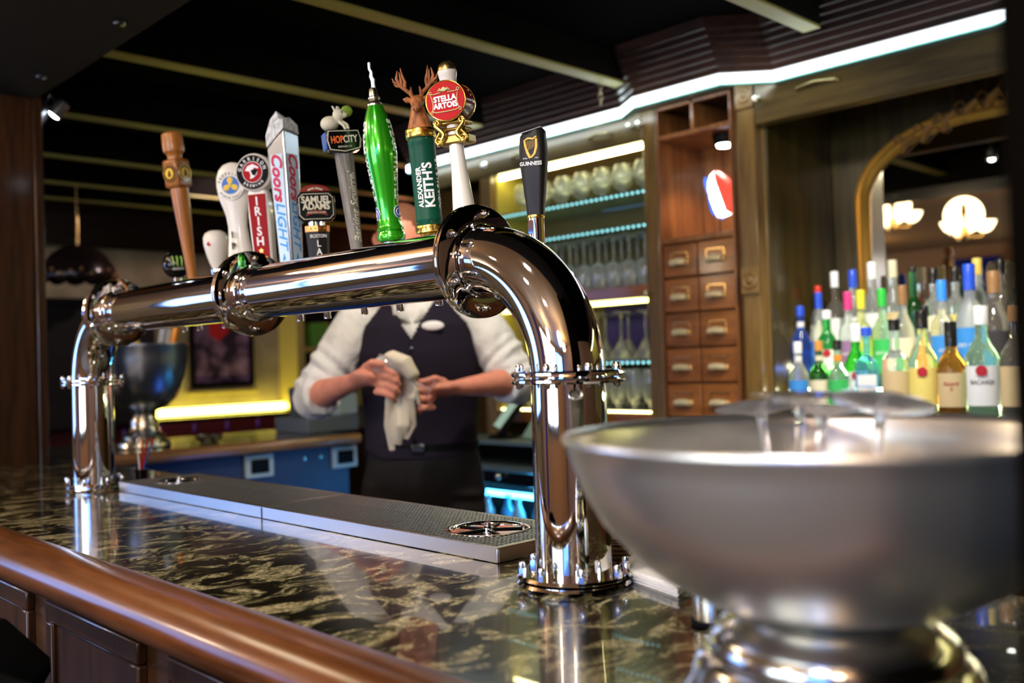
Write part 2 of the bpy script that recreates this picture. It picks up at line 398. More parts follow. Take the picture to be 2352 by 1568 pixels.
# return counter nosing and fridge front at the far end
o = obj('counter_nosing', MB().tube([(1.215, 3.42, 1.052), (2.38, 3.42, 1.052)], (.024, .024), 20, up=(0, 0, 1)), wood('nosing_oak', (.12, .05, .018), (.30, .14, .05), 'X', 10, .22, .8, .1))
tag(o, 'rounded wooden nosing along the far return counter', 'trim')
cab = thing('return_cabinet', 'dark back of bar cabinet glowing blue below the far counter', 'cabinet', (0, 0, 0))
obj('body', MB().box(1.22, 2.36, 3.47, 4.05, 0, 1.034), plain('cabinet_blue_black', (.035, .05, .10), .45), cab)
for x, z in ((1.93, .975), (2.375-.04, .975)):
    pl = obj('socket_plate', MB().box(x-.062, x+.062, 3.455, 3.471, z-.045, z+.045), plain('socket_grey', (.45, .52, .45), .4) if 'socket_grey' not in MATS else MATS['socket_grey'], cab, .003)
    obj('socket', MB().box(x-.04, x+.04, 3.448, 3.456, z-.028, z+.028), BLACK, pl, .004)
for x in (2.14, 2.22):
    obj('screw', MB().lathe([(.009, 0), (.007, .006), (0, .007)], 12, T(x, 3.47, .985) @ RX(90)), STEEL, cab)

# ------------------------------------------------------------------ beer tower
tw = thing('beer_tower', 'polished chrome pipe beer tower arching over the granite bar', 'beer tower', (0, 0, 0))
XT, ZP, RP = .94, 1.512, .0505
YR, YL, BR = .865, 2.528, .168
def vpipe(name, y, z0, z1):
    obj(name, MB().lathe([(RP, z0), (RP, z1)], 64, T(XT, y, 0)), CHROME, tw)
vpipe('column', YR, ZC+.004, 1.345); vpipe('column', YL, ZC+.004, 1.345)
for y, sgn in ((YR, 1), (YL, -1)):
    pts = [(XT, y, 1.340)]+[(XT, y+sgn*BR*(1-math.cos(a)), ZP-BR+BR*math.sin(a)) for a in [PI/2*i/24 for i in range(25)]]+[(XT, y+sgn*(BR+.012), ZP)]
    obj('elbow', MB().tube(pts, RP, 64, up=(1, 0, 0)), CHROME, tw)
obj('crossbar', MB().tube([(XT, YR+BR+i*(YL-YR-2*BR)/10, ZP) for i in range(11)], RP, 72, up=(1, 0, 0)), PIPE, tw)
def acorn(M, both=True):
    m = MB().lathe([(.0062, -.004), (.0062, .004)], 6, M)
    m.lathe([(.0045, .004), (.0048, .009), (.0035, .0125), (0, .014)], 12, M)
    if both:
        m.lathe([(.0062, -.012), (.0062, -.004)], 6, M).lathe([(0, -.020), (.0038, -.0185), (.0045, -.014), (.0045, -.012)], 12, M)
    return m
for y in (YR+BR+.008, 1.704, YL-BR-.008+.012):
    d = MB()
    for k in (0, .0075):
        d.lathe([(RP, k), (.081, k), (.083, k+.0015), (.083, k+.0035), (.081, k+.005), (RP, k+.005)], 72, T(XT, y, ZP) @ RX(90))
    fl = obj('pipe_flange', d, CHROME, tw)
    cl_ = .012 if y < 1.2 else .030
    obj('collar', MB().lathe([(RP+.0005, .012), (RP+.0045, .012), (RP+.005, .014), (RP+.005, cl_), (RP+.0022, cl_+.002), (RP+.0022, cl_+(.006 if y < 1.2 else .020)), (RP+.0005, cl_+(.007 if y < 1.2 else .021))], 64, T(XT, y, ZP) @ RX(90)), CHROME, fl)
    for k in range(6):
        a = 2*PI*k/6+.5
        obj('bolt', acorn(T(XT+.069*math.cos(a), y-.014, ZP+.069*math.sin(a)) @ RX(90), False), CHROME, fl)
        b = a+.4
        obj('screw', MB().ball((XT+(RP+.003)*math.cos(b), y-(.018 if y < 1.2 else .040), ZP+(RP+.003)*math.sin(b)), .0042, 10), CHROME, fl)
for y in (YR, YL):
    d = MB()
    for k in (0, .0095): d.lathe([(RP, 1.334+k), (.0735, 1.334+k), (.0765, 1.3365+k), (.0765, 1.339+k), (.0735, 1.3415+k), (RP, 1.3415+k)], 64, T(XT, y, 0))
    fl = obj('column_flange', d, CHROME, tw)
    for k in range(8):
        a = 2*PI*k/8+.35
        obj('bolt', acorn(T(XT+.0695*math.cos(a), y+.0695*math.sin(a), 1.3475)), CHROME, fl)
    d = MB()
    for k in (0, .0085): d.lathe([(RP, ZC+k+.0005), (.073, ZC+k+.0005), (.076, ZC+k+.003), (.073, ZC+k+.0065), (RP, ZC+k+.0065)], 64, T(XT, y, 0))
    fl = obj('base_flange', d, CHROME, tw)
    for k in range(8):
        a = 2*PI*k/8+.1
        obj('bolt', acorn(T(XT+.069*math.cos(a), y+.069*math.sin(a), ZC+.0185), False), CHROME, fl)

# ------------------------------------------------------------------ drip tray
tr = thing('drip_tray', 'long perforated stainless steel drip tray under the taps', 'drip tray', (0, 0, ZC))
x0, x1, ya, yb, zt = .955, 1.165, 1.03, 2.41, .022
m = MB().box(x0, x0+.003, ya, yb, 0.0005, zt).box(x1-.003, x1, ya, yb, .0005, zt).box(x0+.003, x1-.003, ya, ya+.003, .0005, zt).box(x0+.003, x1-.003, yb-.003, yb, .0005, zt)
obj('pan', m, STEEL, tr, .001)
obj('hole_shade', MB().box(x0+.0032, x1-.0032, ya+.0032, yb-.0032, .0005, .003), BLACK, tr)  # black sheet standing for the dark below the holes
obj('seam', MB().box(x0-.0008, x0+.001, 1.706, 1.710, .001, zt), CAST, tr)
RIN = [(1.055, 1.158, .064), (1.055, 2.285, .050)]
def grate(xa, xb, y0, y1, cell=.0092):
    m = MB(); nx = int((xb-xa-.012)/cell); ny = int((y1-y0-.010)/cell)
    ox = xa+(xb-xa-nx*cell)/2; oy = y0+(y1-y0-ny*cell)/2
    z = zt+.001
    for j in range(ny):
        for i in range(nx):
            cx = ox+(i+.5)*cell; cy = oy+(j+.5)*cell
            if any((cx-a)**2+(cy-b)**2 < (r+.002)**2 for a, b, r in RIN): continue
            h = cell/2; q = []; rh = .80
            sh = 1
            for k in range(8):
                a = PI/4*k; q.append((cx+h*rh*math.cos(a), cy+h*rh*math.sin(a), z+.0005))
            o_ = [(cx+h, cy, z), (cx+h, cy+h, z), (cx, cy+h, z), (cx-h, cy+h, z), (cx-h, cy, z), (cx-h, cy-h, z), (cx, cy-h, z), (cx+h, cy-h, z)]
            lo = [(a_, b_, z-.0003) for a_, b_, c_ in q]
            m.add(o_+q+lo, [(k, (k+1) % 8, 8+(k+1) % 8, 8+k) for k in range(8)]+[(8+k, 8+(k+1) % 8, 16+(k+1) % 8, 16+k) for k in range(8)])
    m.box(xa, ox, y0, y1, z-.002, z).box(ox+nx*cell, xb, y0, y1, z-.002, z).box(ox, ox+nx*cell, y0, oy, z-.002, z).box(ox, ox+nx*cell, oy+ny*cell, y1, z-.002, z)
    return m
obj('grate', grate(x0, x1, ya, 1.7195), STEEL, tr, sharp=20); obj('grate', grate(x0, x1, 1.7215, yb, .0118), STEEL, tr, sharp=20)
for a, b, r in RIN:
    R_ = obj('rinser', MB().lathe([(r+.005, zt), (r+.005, zt+.003), (r+.001, zt+.0035), (r-.004, zt+.001), (r-.008, zt-.012), (0, zt-.014)], 48, T(a, b, 0)), CHROME, tr)
    st = MB()
    for k in range(5):
        st.tube([(a, b, zt+.001), (a+(r-.008)*math.cos(k*PI*.4+.5), b+(r-.008)*math.sin(k*PI*.4+.5), zt+.001)], [(.005, .002), (.0035, .002)], 8)
    obj('star', st, GLOSSB, R_); obj('nozzle', MB().lathe([(.009, zt-.01), (.009, zt+.004), (.005, zt+.006), (.005, zt+.012), (0, zt+.012)], 16, T(a, b, 0)), CHROME, R_)
# ================================================================== taps
def tap(name, label, xw, yw, zb, lean, yaw, group=None):
    """Empty at the faucet; the handle frame's front (-y) faces the camera and yaw turns it to image left"""
    az = math.atan2(yw, xw)-PI/2                       # local -y looks back at the seat
    root = thing(name, label, 'tap handle', (xw, yw, zb), None, group)
    root.rotation_mode = 'QUATERNION'
    q = (Matrix.Rotation(-math.radians(lean), 4, 'Y') @ Matrix.Rotation(az-math.radians(yaw), 4, 'Z')).to_quaternion()
    root.rotation_quaternion = q
    # faucet in world axes, expressed locally
    inv = (Matrix.Translation((xw, yw, zb)) @ q.to_matrix().to_4x4()).inverted()
    m = MB().tube([(.985, yw, 1.505), (xw-.005, yw, 1.505)], .011, 16, inv)
    m.lathe([(.026, 0), (.026, .005), (.018, .008)], 24, inv @ T(.988, yw, 1.505) @ RY(90))
    m.lathe([(.013, 1.478), (.015, 1.49), (.0155, 1.515), (.012, 1.53), (.008, 1.54)], 20, inv @ T(xw, yw, 0))
    m.tube([(xw, yw, 1.50), (xw+.008, yw, 1.490), (xw+.014, yw, 1.480), (xw+.015, yw, 1.462)], [.0095, .009, .0075, .007], 14, inv)
    obj('faucet', m, CHROME, root)
    obj('ferrule', MB().lathe([(.007, -.072), (.009, -.055), (.011, -.052), (.0125, -.035), (.012, -.02), (.010, -.012)], 20), CHROME, root)
    return root
XH = 1.06
def vtext(s, step, size, mat, par, z0, yfront, sx=1, depth=.0007, x=0, bold=.0):
    for i, ch in enumerate(s):
        if ch == ' ': continue
        text('lettering', ch, size, mat, par, T(x, yfront, z0-i*step) @ FRONT, depth, sx=sx, bold=bold)
def star(m, cx, cz, r, y0, y1, M=None):
    m.prism([(cx+(r if k % 2 == 0 else r*.42)*math.sin(k*PI/5), cz+(r if k % 2 == 0 else r*.42)*math.cos(k*PI/5)) for k in range(10)], y0, y1, M)
    return m
def arc_text(s, R, a0, a1, size, mat, par, M, sx=1, flip=False, depth=.0004):
    n = len(s)
    for i, ch in enumerate(s):
        if ch == ' ': continue
        a = a0+(a1-a0)*i/(n-1)
        ar = math.radians(a)
        pos = (R*math.cos(ar), R*math.sin(ar))
        rot = a-90 if not flip else a+90
        text('lettering', ch, size, mat, par, M @ T(pos[0], pos[1], 0) @ RZ(rot), depth, sx=sx, bold=.0002)

# --- wooden handle with round badges
t = tap('tap_handle', 'turned honey coloured wooden tap handle, tallest at the left end', XH, 2.199, 1.590, 7.4, 0)
obj('shaft', MB().lathe([(.0095, -.03), (.011, 0), (.0135, .06), (.0175, .13), (.0205, .185), (.021, .215)], 32), TANW, t)
blk = obj('block', MB().box(-.0235, .0235, -.0235, .0235, .216, .285, RZ(45)), wood('block_maple', (.20, .06, .012), (.36, .14, .03), 'Z', 14, .3, .6), t, .007)
obj('cap', MB().lathe([(.018, .284), (.0165, .292), (.020, .299), (.0245, .303), (.0255, .312), (.0245, .335), (.0235, .345), (.018, .349), (0, .350)], 32), TANW, t)
for a in (-45, 45):
    b = obj('badge', MB().lathe([(.0215, 0), (.0215, .0015), (0, .0018)], 32, RZ(a) @ T(0, -.0235, .250) @ RX(90)), BADGEB, t)
    obj('emblem', MB().lathe([(.0125, 0), (.0125, .0007), (0, .0008)], 24, RZ(a) @ T(0, -.0252, .250) @ RX(90)), YEL, b)
    obj('emblem', MB().prism([(-.005, .244), (-.002, .254), (.001, .259), (.005, .252), (.006, .245), (.001, .240)], -.0266, -.0258, RZ(a)), BADGEB, b)
    obj('ring', MB().torus(.019, .0009, 32, 6, RZ(a) @ T(0, -.0252, .250) @ RX(90)), GOLD, b)
# --- black ball knob
t = tap('tap_handle', 'glossy black ball tap knob with a green clawed letter', XH, 2.278, 1.592, 3, -5)
obj('neck', MB().lathe([(.009, -.03), (.010, 0), (.013, .010)], 20), CHROME, t)
bl = obj('ball', MB().ball((0, 0, .036), .0345, 40), GLOSSB, t)
GM = plain('claw_green', (.35, .62, .12), .4)
mc = MB()
def sph(x, z, off=.0008, c=.036, R=.0345):
    y = -math.sqrt(max(1e-8, (R+off)**2-x*x-(z-c)**2)); return (x, y, z)
for xx, k in ((-.012, 0), (-.002, 1), (.008, 2)):
    pts = [sph(xx-.004, .052), sph(xx, .055), sph(xx+.001, .046), sph(xx+.0005, .036-.002*k), sph(xx+.003, .030-.001*k)]
    mc.tube(pts, [.0006, .0018, .0017, .0014, .0004], 8)
obj('emblem', mc, GM, bl)
text('lettering', 'MONSTER', .0075, PURE, bl, T(0, -.0350, .0235) @ FRONT, .0003, sx=.8, mapf=lambda c: (c.x, c.y, -abs(c.x)**2*16+c.z))
# --- small white pear knob
t = tap('tap_handle', 'short white pear shaped tap knob beside the wooden handle', XH, 2.068, 1.592, 3, 10)
obj('neck', MB().lathe([(.010, -.03), (.016, .0), (.016, .006), (.012, .010)], 20), CHROME, t)
kb = obj('knob', MB().lathe([(.012, .008), (.018, .022), (.0245, .045), (.0285, .065), (.0285, .080), (.024, .090), (.014, .0955), (0, .097)], 36), WHITE, t)
obj('emblem', MB().prism([(-.017, .062), (-.012, .070), (-.010, .064), (-.006, .062), (-.011, .058)], -.0275, -.023), RED, kb)
# --- white paddle with propeller
t = tap('tap_handle', 'white waisted tap handle with a yellow propeller badge', XH, 1.956, 1.594, 4.6, 20)
prof = [(-.02, .030, .022), (0, .030, .022), (.03, .0275, .019), (.06, .0235, .016), (.09, .0215, .015), (.115, .024, .0155), (.135, .030, .017), (.155, .0365, .019), (.180, .0395, .020), (.200, .0385, .020), (.217, .032, .018), (.228, .021, .014), (.232, .008, .008)]
obj('body', MB().tube([(0, 0, h) for h, a, b in prof], [(a, b) for h, a, b in prof], 36, up=(0, 1, 0)), WHITE, t)
bd = obj('badge', MB().lathe([(.031, 0), (.031, .002), (0, .0022)], 40, T(0, -.0195, .180) @ RX(90), sx=1, sy=1.05), plain('badge_cream', (.72, .70, .60), .3, coat=.5), t)
obj('disc', MB().lathe([(.0195, 0), (.0195, .0006), (0, .0007)], 36, T(0, -.0218, .180) @ RX(90)), plain('badge_blue', (.03, .14, .48), .3), bd)
m = MB()
for a in (90, 210, 330):
    M = T(0, -.0226, .180) @ RY(-a+90)
    m.tube([(0, 0, .001), (0, 0, .008), (0, 0, .014), (0, 0, .018)], [(.0022, .0006), (.006, .0008), (.0065, .0008), (.002, .0005)], 16, M, up=(0, 1, 0))
m.ball((0, -.0226, .180), .003, 12)
obj('emblem', m, YEL, bd)
arc_text('PROPELLER', .0255, 160, 20, .0085, DRED, bd, T(0, -.0216, .180) @ FRONT, sx=.85)
arc_text('Brewing Company', .0275, 215, 325, .005, DRED, bd, T(0, -.0216, .180) @ FRONT, flip=True)
vtext('IPA', .025, .021, BLACK, t, .070, -.0222, sx=.7, x=-.006, depth=.003)
# --- white disc with red stem
t = tap('tap_handle', 'white tap handle with a black round badge and red IRISH panel', XH, 1.852, 1.594, 4.6, 24)
obj('stem', MB().prism([(-.020, -.03), (.020, -.03), (.0235, .05), (.0245, .10), (.0225, .148), (.0165, .160), (-.0165, .160), (-.0225, .148), (-.0245, .10), (-.0235, .05)], -.012, .016), WHITE, t, .005)
hd = obj('head', MB().lathe([(.036, -.018), (.0405, -.013), (.041, 0), (.0405, .016), (.036, .021), (0, .021)], 48, T(0, 0, .192) @ RX(90)), WHITE, t)
bd = obj('badge', MB().lathe([(.036, 0), (.036, .0015), (0, .0016)], 48, T(0, -.0208, .192) @ RX(90)), BLACK, t)
obj('disc', MB().lathe([(.0215, 0), (.0215, .0006), (0, .0006)], 36, T(0, -.0224, .192) @ RX(90)), plain('badge_red', (.38, .008, .010), .5, spec=.1), bd)
obj('ring', MB().torus(.0222, .0007, 36, 6, T(0, -.0228, .192) @ RX(90)), PURE, bd)
obj('emblem', MB().prism([(-.016, .196), (-.010, .205), (.002, .209), (.014, .202), (.015, .198), (.004, .201), (.002, .194), (.012, .192), (.010, .186), (.002, .180), (-.006, .178), (-.004, .186), (-.006, .194)], -.0240, -.0230), PURE, bd)
obj('emblem', MB().prism([(-.003, .196), (.009, .198), (.012, .193), (.006, .184), (0, .186)], -.0248, -.0240), BLACK, bd)
arc_text('GARRISON', .0285, 165, 15, .0105, PURE, bd, T(0, -.0224, .192) @ FRONT, sx=.9)
arc_text('BREWING', .0295, 228, 312, .0085, PURE, bd, T(0, -.0224, .192) @ FRONT, sx=.8, flip=True)
pn = obj('panel', MB().prism([(-.0165, -.02), (.0165, -.02), (.0195, .146), (-.0195, .146)], -.0145, -.011), plain('panel_red', (.30, .008, .010), .45, spec=.1), t, .001)
vtext('IRISH', .0215, .026, PURE, pn, .130, -.0150, sx=.95, bold=.0006)
obj('star', star(MB(), 0, .0245, .0062, -.0156, -.0148), COPPER, pn)
vtext('RED', .0225, .024, PURE, pn, .004, -.0150, sx=.95, bold=.0006)
# --- tall silver prism
t = tap('tap_handle', 'tall silver and pale blue square tap handle with icy rock top', XH, 1.742, 1.585, 3.0, 0)
def pris(z, w): return [(-w, 0, z), (0, -w, z), (w*.85, 0, z), (0, w*.8, z)]
body = MB()
R0, R1 = pris(-.03, .026), pris(.268, .036)
R1[0] = (R1[0][0], 0, .235); R1[1] = (0, R1[1][1], .268); R1[2] = (R1[2][0], 0, .262)
v = R0+R1; body.add(v, [(0, 1, 2, 3), (4, 7, 6, 5)]+[(k, (k+1) % 4, 4+(k+1) % 4, 4+k) for k in range(4)])
obj('body', body, SILV, t, .003)
def face(u, h, off, side):   # point on a prism face: u 0..1 across, h height
    fr = (h+.03)/.298; w = .026+fr*.010
    if side < 0: a, b = Vector((-w, 0, h)), Vector((0, -w, h))
    else: a, b = Vector((0, -w, h)), Vector((w*.85, 0, h))
    nrm = Vector((-1, -1, 0)).normalized() if side < 0 else Vector((.76, -.65, 0)).normalized()
    return tuple(a.lerp(b, u)+nrm*off)
for side in (-1, 1):
    q = MB(); hs = [0+i*.02 for i in range(13)]
    v = [];
    for h in hs: v += [face(.10, h-.02, .0006, side), face(.84, h-.02, .0006, side)]
    q.add(v, [(2*i, 2*i+1, 2*i+3, 2*i+2) for i in range(12)])
    pnl = obj('face_panel', q, ICEBLUE, t)
    cr_ = plain('script_red', (.55, .03, .08), .35) if 'script_red' not in MATS else MATS['script_red']
    cb = plain('script_blue', (.05, .30, .70), .35) if 'script_blue' not in MATS else MATS['script_blue']
    def mp(h0, side=side):
        return lambda c: face(.47+c.y/.047, h0-c.x, .0012+c.z, side)
    text('lettering', 'Coors', .040, cr_, pnl, Matrix(), .0004, mp(.175), shear=.35, sx=.95, bold=.0012)
    text('lettering', 'LIGHT', .036, cb, pnl, Matrix(), .0004, mp(.075), shear=.3, sx=.95, bold=.0004)
    mt = MB(); 
    mt.add([face(.30, .002, .0012, side), face(.46, .018, .0012, side), face(.55, .006, .0012, side), face(.70, .010, .0012, side), face(.45, .003, .0012, side)], [(0, 1, 4), (4, 1, 2), (2, 3, 4)])
    obj('emblem', mt, cb, pnl)
rk = MB(); random.seed(3)
ring = [(-.036, 0, .238), (-.018, -.018, .252), (0, -.036, .271), (.016, -.018, .268), (.031, 0, .264), (.012, .016, .262), (0, .029, .258), (-.02, .014, .248)]
mid = [(x*.98+random.uniform(-.002, .002), y*.98, z+.022+random.uniform(-.006, .008)) for x, y, z in ring]
tp = [(x*.55-.006, y*.5, .292+random.uniform(-.008, .008)) for x, y, z in ring]
pk = [(-.012, -.004, .312)]
rk.add(ring+mid+tp+pk, [(k, (k+1) % 8, 8+(k+1) % 8, 8+k) for k in range(8)]+[(8+k, 8+(k+1) % 8, 16+(k+1) % 8, 16+k) for k in range(8)]+[(16+k, 16+(k+1) % 8, 24) for k in range(8)]+[tuple(range(7, -1, -1))])
obj('rock_top', rk, ROCK, t, sharp=12)
# --- black badge on a short black stem
t = tap('tap_handle', 'short black tap handle with a wide eight sided black and cream badge', XH, 1.640, 1.572, 3.0, -4)
obj('stem', MB().tube([(0, 0, -.03), (0, 0, 0), (0, 0, .062), (0, 0, .074)], [(.019, .012), (.020, .012), (.0235, .014), (.0235, .014)], 8, T(0, 0, 0), up=(0, 1, 0)), plain('stem_charcoal', (.010, .009, .009), .45), t, .001, sharp=20)
bn = obj('band', MB().tube([(0, 0, .062), (0, 0, .075)], [(.0245, .0150), (.0247, .0152)], 8, up=(0, 1, 0)), COPPER, t, .001, sharp=20)
for k in range(4): obj('stud', MB().ball((-.014+k*.0093, -.0150, .0685), .0017, 8), GOLD, bn)
obj('neck', MB().lathe([(.009, .072), (.009, .09)], 16, T(-.008, 0, 0)).lathe([(.006, .072), (.006, .09)], 16, T(.010, 0, 0)), CHROME, t)
def shield(w, z0, z1, c):
    return [(-w+c, z0), (w-c, z0), (w, z0+c), (w, z1-c), (w-c, z1), (-w+c, z1), (-w, z1-c), (-w, z0+c)]
bdg = obj('shield', MB().prism(shield(.0375, .083, .142, .009), -.012, .012), GLOSSB, t, .003)
obj('border', MB().prism(shield(.0335, .087, .138, .008), -.0132, -.0118), CREAM, bdg)
obj('field', MB().prism(shield(.0323, .0882, .1368, .0076), -.0138, -.0130), plain('field_black', (.004, .007, .006), .6, spec=.1), bdg)
ar = [(-.030, .142)]+[(.030*math.cos(math.radians(180-a)), .142+.0145*math.sin(math.radians(180-a))) for a in range(15, 180, 15)]+[(.030, .142)]
obj('crest', MB().prism(ar, -.010, .010), plain('crest_maroon', (.20, .02, .012), .35, coat=.4), t, .0015)
arc_text('BREWER PATRIOT', .028, 118, 62, .0045, CREAM, bdg, T(0, -.0105, .1205) @ FRONT)
text('lettering', 'SAMUEL\nADAMS', .0185, CREAM, bdg, T(0, -.0142, .1185) @ FRONT, .0004, sx=.86, bold=.0006, line=.72)
rb = obj('ribbon', MB().prism([(-.022, .093), (-.012, .0965), (0, .098), (.012, .0965), (.022, .093), (.019, .101), (.010, .104), (0, .105), (-.010, .104), (-.019, .101)], -.0150, -.0140), plain('ribbon_maroon', (.16, .02, .012), .4), bdg)
text('lettering', 'BOSTON LAGER', .0055, CREAM, rb, T(0, -.0153, .1000) @ FRONT, .0003, sx=.9)
text('lettering', 'BOSTON', .0095, PURE, t, T(0, -.0150, .053) @ FRONT, .0004, sx=.85)
vtext('LAGER', .0165, .0185, PURE, t, .038, -.0142, sx=.9)
# --- grey wood stem with hexagon sign and squirrel
t = tap('tap_handle', 'grey wooden tap handle with an orange and white lettered sign and cream squirrel', XH, 1.511, 1.586, 7.6, -12)
obj('stem', MB().lathe([(.010, -.03), (.0115, 0), (.0135, .05), (.0158, .11), (.0172, .165), (.0175, .186)], 32), GREYW, t)
sg = obj('sign', MB().prism([(-.030, .186), (0, .180), (.030, .186), (.034, .206), (.030, .224), (-.030, .226), (-.034, .206)], -.019, .017), GLOSSB, t, .002)
obj('side_band', MB().box(-.0348, -.030, -.014, .018, .190, .222), plain('band_blue', (.02, .10, .42), .35, coat=.3), sg, .002)
obj('border', MB().prism([(-.0285, .1885), (0, .1835), (.0285, .1885), (.0318, .206), (.0285, .2215), (-.0285, .2235), (-.0318, .206)], -.0202, -.0188), CREAM, sg)
obj('field', MB().prism([(-.0272, .1898), (0, .1850), (.0272, .1898), (.0303, .206), (.0272, .2202), (-.0272, .2222), (-.0303, .206)], -.0208, -.0200), GLOSSB, sg)
ORG = plain('letter_orange', (.85, .16, .03), .4)
text('lettering', 'HOP', .0185, ORG, sg, T(-.0135, -.0213, .2055) @ FRONT, .0004, sx=.62, bold=.0003)
text('lettering', 'CITY', .0185, CREAM, sg, T(.0115, -.0213, .2055) @ FRONT, .0004, sx=.66, bold=.0003)
text('lettering', 'BREWING CO', .0042, CREAM, sg, T(0, -.0213, .1925) @ FRONT, .0002)
def script(s, size, z0, R, x, par, mat):
    text('lettering', s, size, mat, par, Matrix(), .0005, lambda c: (R(z0+c.x)*math.sin(x+c.y/R(z0+c.x)*-1), -R(z0+c.x)*math.cos(x+c.y/R(z0+c.x)*-1)-.0004-c.z, z0+c.x), shear=.4)
script('Barking Squirrel', .0205, .078, lambda z: .0117+max(0, z)*.036, .35, t, CREAM)
sq = obj('squirrel', MB().ball((-.021, 0, .243), .0185, 20, sx=1.05, sz=.95).ball((-.006, -.004, .250), .012, 16).ball((.0, -.006, .262), .0125, 20, sx=1.1, sy=.95).ball((.010, -.010, .259), .007, 14)
        .tube([(-.006, -.002, .270), (-.010, -.001, .281), (-.012, 0, .284)], [(.005, .003), (.0042, .002), (.001, .001)], 10).tube([(.003, .004, .270), (.001, .006, .281), (0, .007, .284)], [(.005, .003), (.0042, .002), (.001, .001)], 10)
        .tube([(-.004, -.012, .245), (.004, -.018, .234), (.006, -.020, .226)], [.004, .0035, .003], 10, round_=True).tube([(.004, -.006, .245), (.012, -.014, .236), (.013, -.019, .227)], [.004, .0035, .003], 10, round_=True), CREAM, t, remesh=.0012)
sq.scale = (.9, .9, .82); sq.location = (0, 0, .224*.18)
obj('eye', MB().ball((.004, -.0175, .265), .0016, 10), BLACK, sq)
hp = MB(); random.seed(5)
for k in range(60):
    z = 1-2*(k+.5)/60; a = k*2.4; rr = math.sqrt(1-z*z)
    hp.ball((.017+.0095*rr*math.cos(a), -.006+.0095*rr*math.sin(a), .268+.0105*z), .0032, 6)
obj('hop_cone', hp, HOPG, sq)
# --- green bottle-shaped handle with whistle
t = tap('tap_handle', 'tall metallic green bottle shaped tap handle with silver whistle tip', XH, 1.400, 1.586, 7.0, 20)
obj('collar', MB().lathe([(.013, -.03), (.016, 0), (.016, .008)], 24), SILV, t)
prf = [(0.02, 0.0029), (0.0245, 0.0048), (0.0262, 0.0105), (0.0255, 0.0162), (0.0232, 0.0196), (0.0225, 0.022), (0.024, 0.0234), (0.0245, 0.0267), (0.0225, 0.0296), (0.0212, 0.0325), (0.0205, 0.0478), (0.0202, 0.0669), (0.0215, 0.0859), (0.0238, 0.1098), (0.027, 0.1385), (0.029, 0.1576), (0.0292, 0.1719), (0.028, 0.191), (0.025, 0.212), (0.0205, 0.2292), (0.016, 0.2426), (0.0135, 0.2502)]
g = obj('body', MB().lathe(prf, 48), GREENG, t)
nk = obj('neck', MB().lathe([(.0140, .2485), (.0140, .2515), (.0100, .256), (.0092, .259), (.0110, .261), (.0110, .2635), (.0080, .266), (.0070, .278), (.0050, .281)], 28), PEWTER, t)
obj('whistle', MB().prism([(-0.0018000000000000002, 0.278), (0.0054, 0.278), (0.0049499999999999995, 0.2912), (0.0063, 0.2958), (0.0036000000000000003, 0.3004), (0.00405, 0.3097), (0.0009000000000000001, 0.3156), (0.0018000000000000002, 0.3268), (-0.0027, 0.3268), (-0.0036000000000000003, 0.315), (-0.0009000000000000001, 0.3084), (-0.00315, 0.3011), (-0.0009000000000000001, 0.2925)], -.0022, .0022), metal('tin', (.6, .6, .62), .4), t, .0008)
def rad(z, P=prf):
    for (r1, z1), (r2, z2) in zip(P, P[1:]):
        if z1 <= z <= z2: return r1+(r2-r1)*(z-z1)/(z2-z1)
    return .02
def wrapv(R, ang0, z0, off=.0003):
    return lambda c: ((R(z0-c.x)+off+c.z)*math.sin(ang0+c.y/R(z0-c.x)), -(R(z0-c.x)+off+c.z)*math.cos(ang0+c.y/R(z0-c.x)), z0-c.x)
for an in (-1.0, 1.45):
    text('lettering', 'STEAM WHISTLE', .0195, PURE, g, Matrix(), .0004, wrapv(rad, an, .150), bold=.0003)
    bb = MB(); v = [(0, 0, 0)]
    N = 20; P_ = []
    for rr_ in (0, .006, .012):
        for k in range(N): P_.append((rr_*math.cos(2*PI*k/N), rr_*math.sin(2*PI*k/N)))
    mp_ = wrapv(rad, an, .055, .0003)
    vs = [mp_(Vector((a, b, 0))) for a, b in P_]
    bb.add(vs, [(r_*N+k, r_*N+(k+1) % N, (r_+1)*N+(k+1) % N, (r_+1)*N+k) for r_ in (0, 1) for k in range(N)])
    rn = obj('roundel', bb, plain('roundel_blue', (.02, .06, .45), .3) if 'roundel_blue' not in MATS else MATS['roundel_blue'], g)
    for rr_ in (.0115, .0065):
        obj('ring', MB().tube([mp_(Vector((rr_*math.cos(2*PI*k/24), rr_*math.sin(2*PI*k/24), .0004))) for k in range(25)], .0006, 6), PURE, rn)
# --- green leather cylinder with stag
t = tap('tap_handle', 'dark green cylinder tap handle with white lettering topped by a carved stag head', XH, 1.289, 1.592, 5.4, 8)
cyl = obj('cylinder', MB().lathe([(.0225, .010), (.0225, .020), (.0235, .022), (.0232, .026), (.0225, .028), (.0228, .090), (.0232, .150), (.0232, .157), (.0240, .160), (.0236, .166), (.0225, .170)], 40), DGREEN, t)
r1 = obj('ring', MB().lathe([(.014, -.02), (.018, -.001), (.0225, 0), (.0250, .001), (.0254, .012), (.0245, .0135), (.02, .014)], 40), GOLD, t)
r2 = obj('ring', MB().lathe([(.020, .168), (.0255, .169), (.0262, .171), (.0262, .183), (.0250, .185), (.018, .186)], 40), GOLD, t)
DK = plain('engraved_dark', (.10, .06, .01), .5)
text('lettering', 'DISTINCT FLAVOUR', .0095, DK, r1, T(0, -.0253, .0065) @ FRONT, .0004, cylmap(.0253), cuts=1)
text('lettering', 'INDIA PALE ALE    KEITH\'S', .0075, DK, r2, T(0, -.0262, .1772) @ FRONT, .0003, cylmap(.0262), cuts=1)
Rk = lambda z: .0232
